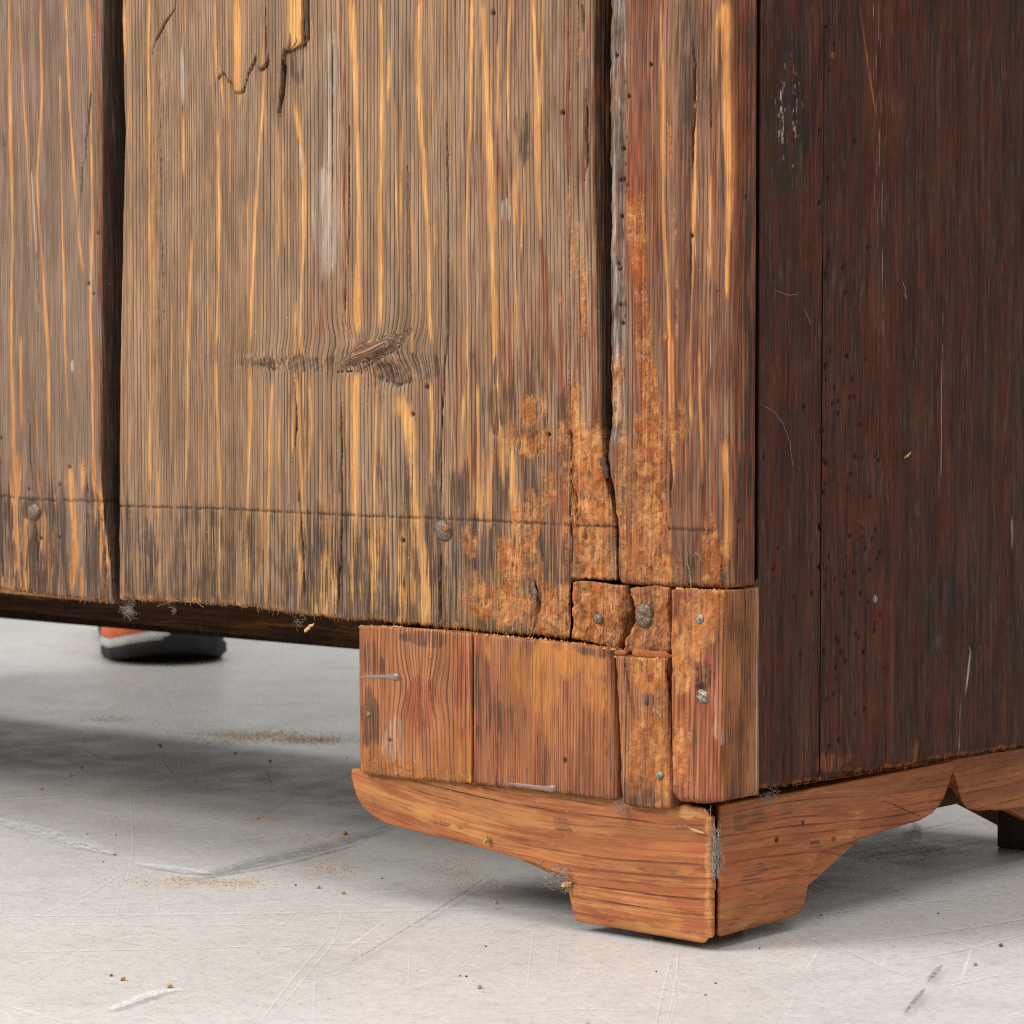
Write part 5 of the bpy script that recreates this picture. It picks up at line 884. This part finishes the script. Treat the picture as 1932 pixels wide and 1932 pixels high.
L = [([z7(720, 570), z7(700, 680), z7(712, 830), z7(716, 980), z7(700, 1100), z7(655, 1250), z7(600, 1460)], .0007), ([z7(860, 400), z7(890, 530), z7(980, 650), z7(1150, 780), z7(1300, 920), z7(1420, 1030), z7(1650, 1210), z7(1720, 1240)], .0007), ([z7(0, 1420), z7(330, 1300), z7(520, 1210), z7(640, 1130)], .0010),
     ([z7(0, 1550), z7(900, 1530), z7(1932, 1500)], .0022), ([z7(0, 1355), z7(900, 1345), z7(1932, 1330), z8(900, 1310), z8(1250, 1280)], .0040), ([z7(0, 1395), z7(800, 1405), z7(1932, 1395)], .0020), ([z7(400, 1310), z7(1932, 1290)], .0012), ([z7(520, 1370), z7(600, 1520), z7(720, 1660), z7(810, 1740)], .0006), ([z7(350, 1430), z7(560, 1470), z7(880, 1530)], .0014),
     ([z7(800, 1400), z7(880, 1500), z7(960, 1600)], .0005), ([z7(860, 1380), z7(960, 1490), z7(1080, 1580)], .0006), ([z7(740, 1240), z7(770, 1350)], .0004), ([z7(830, 1210), z7(860, 1340)], .0004), ([z7(680, 1390), z7(740, 1500)], .0004), ([z7(1000, 1000), z7(1300, 940), z7(1780, 870)], .0016), ([z7(450, 790), z7(700, 820), z7(1000, 850)], .0010), ([z7(400, 850), z7(700, 848), z7(900, 840)], .0008),
     ([z7(1350, 500), z7(1440, 560), z7(1465, 640), z7(1450, 700)], .0006), ([z7(1600, 690), z7(1460, 780), z7(1250, 860)], .0010), ([z7(1800, 1440), z7(1600, 1660), z7(1440, 1870), z7(1400, 1932)], .0008), ([z7(1850, 1430), z7(1680, 1640), z7(1500, 1860)], .0007), ([z7(1240, 1810), z7(1300, 1880), z7(1340, 1932)], .0007), ([z7(0, 1830), z7(180, 1880), z7(380, 1932)], .0024), ([z7(530, 690), z7(600, 800), z7(680, 860)], .0006),
     ([z7(1390, 600), z7(1500, 660), z7(1700, 700)], .0006), ([z7(1700, 1240), z7(1560, 1360), z7(1430, 1500)], .0004), ([z7(970, 100), z7(930, 220), z7(890, 290)], .0012), ([z9(740, 1355), z9(1200, 1300), z9(1932, 1220)], .0016), ([z9(0, 1590), z9(60, 1800), z9(20, 1932)], .0010), ([z9(930, 1520), z9(1150, 1620), z9(1300, 1680)], .0012), ([z9(1120, 1560), z9(1135, 1610)], .0006), ([z9(1000, 1500), z9(1500, 1440), z9(1932, 1370)], .0030), ([z9(1520, 1480), z9(1700, 1540)], .0020), ([z9(50, 1640), z9(200, 1630), z9(300, 1700)], .0008),
     ([z9(1300, 1590), z9(1600, 1540), z9(1932, 1450)], .0016), ([z9(780, 1600), z9(782, 1690)], .0004), ([z9(1500, 1740), z9(1700, 1690), z9(1932, 1650)], .0014), ([z8(1080, 1420), z8(1050, 1700), z8(1040, 1800)], .0004), ([z8(1830, 1550), z8(1790, 1700), z8(1740, 1932)], .0010), ([z8(1860, 1530), z8(1850, 1700), z8(1800, 1932)], .0008), ([z8(410, 1520), z8(405, 1750)], .0004), ([z8(690, 1640), z8(760, 1560), z8(820, 1500)], .0004), ([z8(1220, 1480), z8(1200, 1640)], .0004), ([z8(0, 1230), z8(300, 1230), z8(640, 1180)], .0010), ([z8(0, 1500), z8(300, 1500)], .0014), ([z8(1880, 1660), z8(1850, 1690), z8(1870, 1720), z8(1932, 1750)], .0010), ([z8(60, 1300), z8(0, 1480)], .0005), ([z8(140, 1510), z8(150, 1600)], .0004), ([z8(950, 1880), z8(1300, 1850), z8(1700, 1870)], .0012), ([z8(400, 1850), z8(440, 1932)], .0005), ([z9(820, 1165), z9(890, 1160)], .0010), ([z9(900, 1105), z9(930, 1102)], .0010)]
rs = np.random.default_rng(77)
for i in range(170):      # hairline scratches all over the slab
    x0, y0 = rs.random()*1932, 1300+rs.random()**.7*640; a = rs.normal()*.9+(.2 if rs.random() < .6 else 1.2); l_ = 60+260*rs.random()**2; c_ = rs.normal()*.10
    L.append(([(x0, y0), (x0+math.cos(a)*l_*.5, y0+math.sin(a)*l_*.22+c_*8), (x0+math.cos(a+c_)*l_, y0+math.sin(a+c_)*l_*.42)], .00012+.00022*rs.random()))
marks('floor_scratches', 'pale hairline scratches in the concrete', L, mark_mat('pale_scratch', sr(220, 218, 215), .42), .0003)
marks('scuff_bands', 'broad pale scuff bands on the concrete', [([z7(-60, 830), z7(200, 900), z7(420, 970), z7(620, 1028)], .010), ([z7(730, 1075), z7(950, 1110), z7(1140, 1132)], .007), ([z7(600, 1870), z7(720, 1820), z7(860, 1770), z7(980, 1755)], .0045), ([z7(720, 1800), z7(860, 1790)], .004)], mark_mat('pale_scuff', sr(216, 217, 218), .6), .0012)
marks('scuff_bands', 'grey drag bands on the concrete', [([z7(1040, 1165), z7(1400, 1060), z7(1700, 990), z7(1990, 910), z8(300, 880)], .007), ([z7(1100, 1150), z7(1500, 1080), z7(1932, 960)], .003)], mark_mat('grey_scuff', sr(126, 128, 130), .55), .0014)
marks('dark_scuffs', 'black rubber scuffs and dirty drag lines on the concrete', [([z9(1490, 1635), z9(1450, 1680), z9(1415, 1730)], .0022), ([z9(1400, 1760), z9(1340, 1830), z9(1290, 1900)], .0018), ([z9(810, 1110), z9(1300, 1040), z9(1760, 960)], .0016), ([z9(830, 1090), z9(1350, 1010), z9(1740, 930)], .0010), ([z9(900, 1050), z9(1200, 990), z9(1500, 960)], .0016), ([z9(1000, 1130), z9(1400, 1060), z9(1760, 1000)], .0010), ([z9(1340, 860), z9(1370, 930)], .003), ([z9(1290, 940), z9(1330, 900)], .004), ([z9(1100, 960), z9(1400, 900), z9(1560, 860)], .0018),
                                     ([z8(0, 1680), z8(200, 1560), z8(380, 1450), z8(560, 1340), z8(700, 1250), z8(880, 1120)], .0007), ([z7(850, 670), z7(1300, 620), z7(1700, 580)], .0016), ([z7(0, 730), z7(380, 712)], .0020)], mark_mat('dark_scuff', sr(52, 50, 48), .62), .0017)

# ------------------------------------------------------------------ the shoe beyond the cabinet
tx, ty = fl(326, 1256); tdir = np.array([.80, -.60]); tdir /= np.linalg.norm(tdir); sdir = np.array([-tdir[1], tdir[0]])
SH = thing('trainer_shoe', (tx-tdir[0]*.14, ty-tdir[1]*.14, 0), 'black trainer shoe with orange and white midsole standing on the floor beyond the cabinet', 'shoe')
RUB = plain('black_rubber', sr(38, 37, 37), .75, 0, .3, 300, .0002); WHT = plain('off_white_foam', sr(196, 194, 190), .7, 0, .15, 200); ORG = plain('orange_foam', sr(222, 112, 60), .65, 0, .15, 200); MESHM = plain('black_mesh_fabric', sr(40, 41, 44), .8, 0, .4, 1400, .0004)
def shoe_half(u):      # half width along the length, u=0 heel .. 1 toe
    return .044*np.interp(u, [0, .02, .06, .15, .3, .45, .6, .75, .88, .95, .985, 1], [.05, .3, .52, .68, .70, .72, .86, 1.0, .93, .72, .42, .06])
def shoe_shell(name, zs, grow, mat, parent, cap_t=False, cap_b=False, sel=None, out=0.):
    us = np.concatenate([np.linspace(0, .1, 8)[:-1], np.linspace(.1, .85, 16)[:-1], np.linspace(.85, 1, 40)]); loop = [(u, 1) for u in us]+[(u, -1) for u in us[::-1]]; m = len(loop); V = []; Fq = []
    for z, gw in zip(zs, grow):
        for (u, s_) in loop:
            lx = (u-.5)*.29*(1+.0); hw = float(shoe_half(u)); cx, cy = lx*(gw if u < .5 else 1+(gw-1)*.8), s_*hw*gw; r_ = math.hypot(cx-.06, cy)+1e-6
            toe = max(0, (u-.8)/.2); zz = z+.010*toe**2*(1 if z < .03 else .4)
            cx += out*(cx-.06)/r_; cy += out*cy/r_
            V.append((tx-tdir[0]*.145+tdir[0]*cx+sdir[0]*cy, ty-tdir[1]*.145+tdir[1]*cx+sdir[1]*cy, zz-.0*(1 if z < .001 else 0)))
    for i in range(len(zs)-1):
        for k in range(m):
            if sel is not None and not sel(loop[k][0], loop[k][1], (zs[i]+zs[i+1])/2): continue
            k2 = (k+1) % m; Fq.append((i*m+k, i*m+k2, (i+1)*m+k2, (i+1)*m+k))
    if cap_t: Fq.append(tuple((len(zs)-1)*m+k for k in range(m)))
    if cap_b: Fq.append(tuple(range(m))[::-1])
    return link(name, V, Fq, mat, parent)
shoe_shell('outsole', [0, .003, .008, .0095], [.97, 1.02, 1.03, 1.0], RUB, SH, True, True)
shoe_shell('midsole', [.0092, .012, .016], [1.02, 1.03, 1.015], WHT, SH, True, True)
shoe_shell('midsole_stripe', [.0158, .020, .025, .029], [1.015, 1.02, 1.0, .97], ORG, SH, True, True)
shoe_shell('upper', [.0288, .034, .045, .06, .075, .088, .095], [.985, .99, .95, .86, .74, .60, .50], MESHM, SH, True, True)
shoe_shell('toe_bumper', list(np.linspace(.004, .036, 9)), [1.02, 1.03, 1.03, 1.025, 1.02, 1.015, 1.0, .99, .985], RUB, SH, False, False, lambda u, s_, z: u > .8 and -.12+.3*min(1, max(0, (z-.006)/.02)) < s_*float(shoe_half(u))/.044 < .98-.3*min(1, max(0, (z-.006)/.02)), .0022)
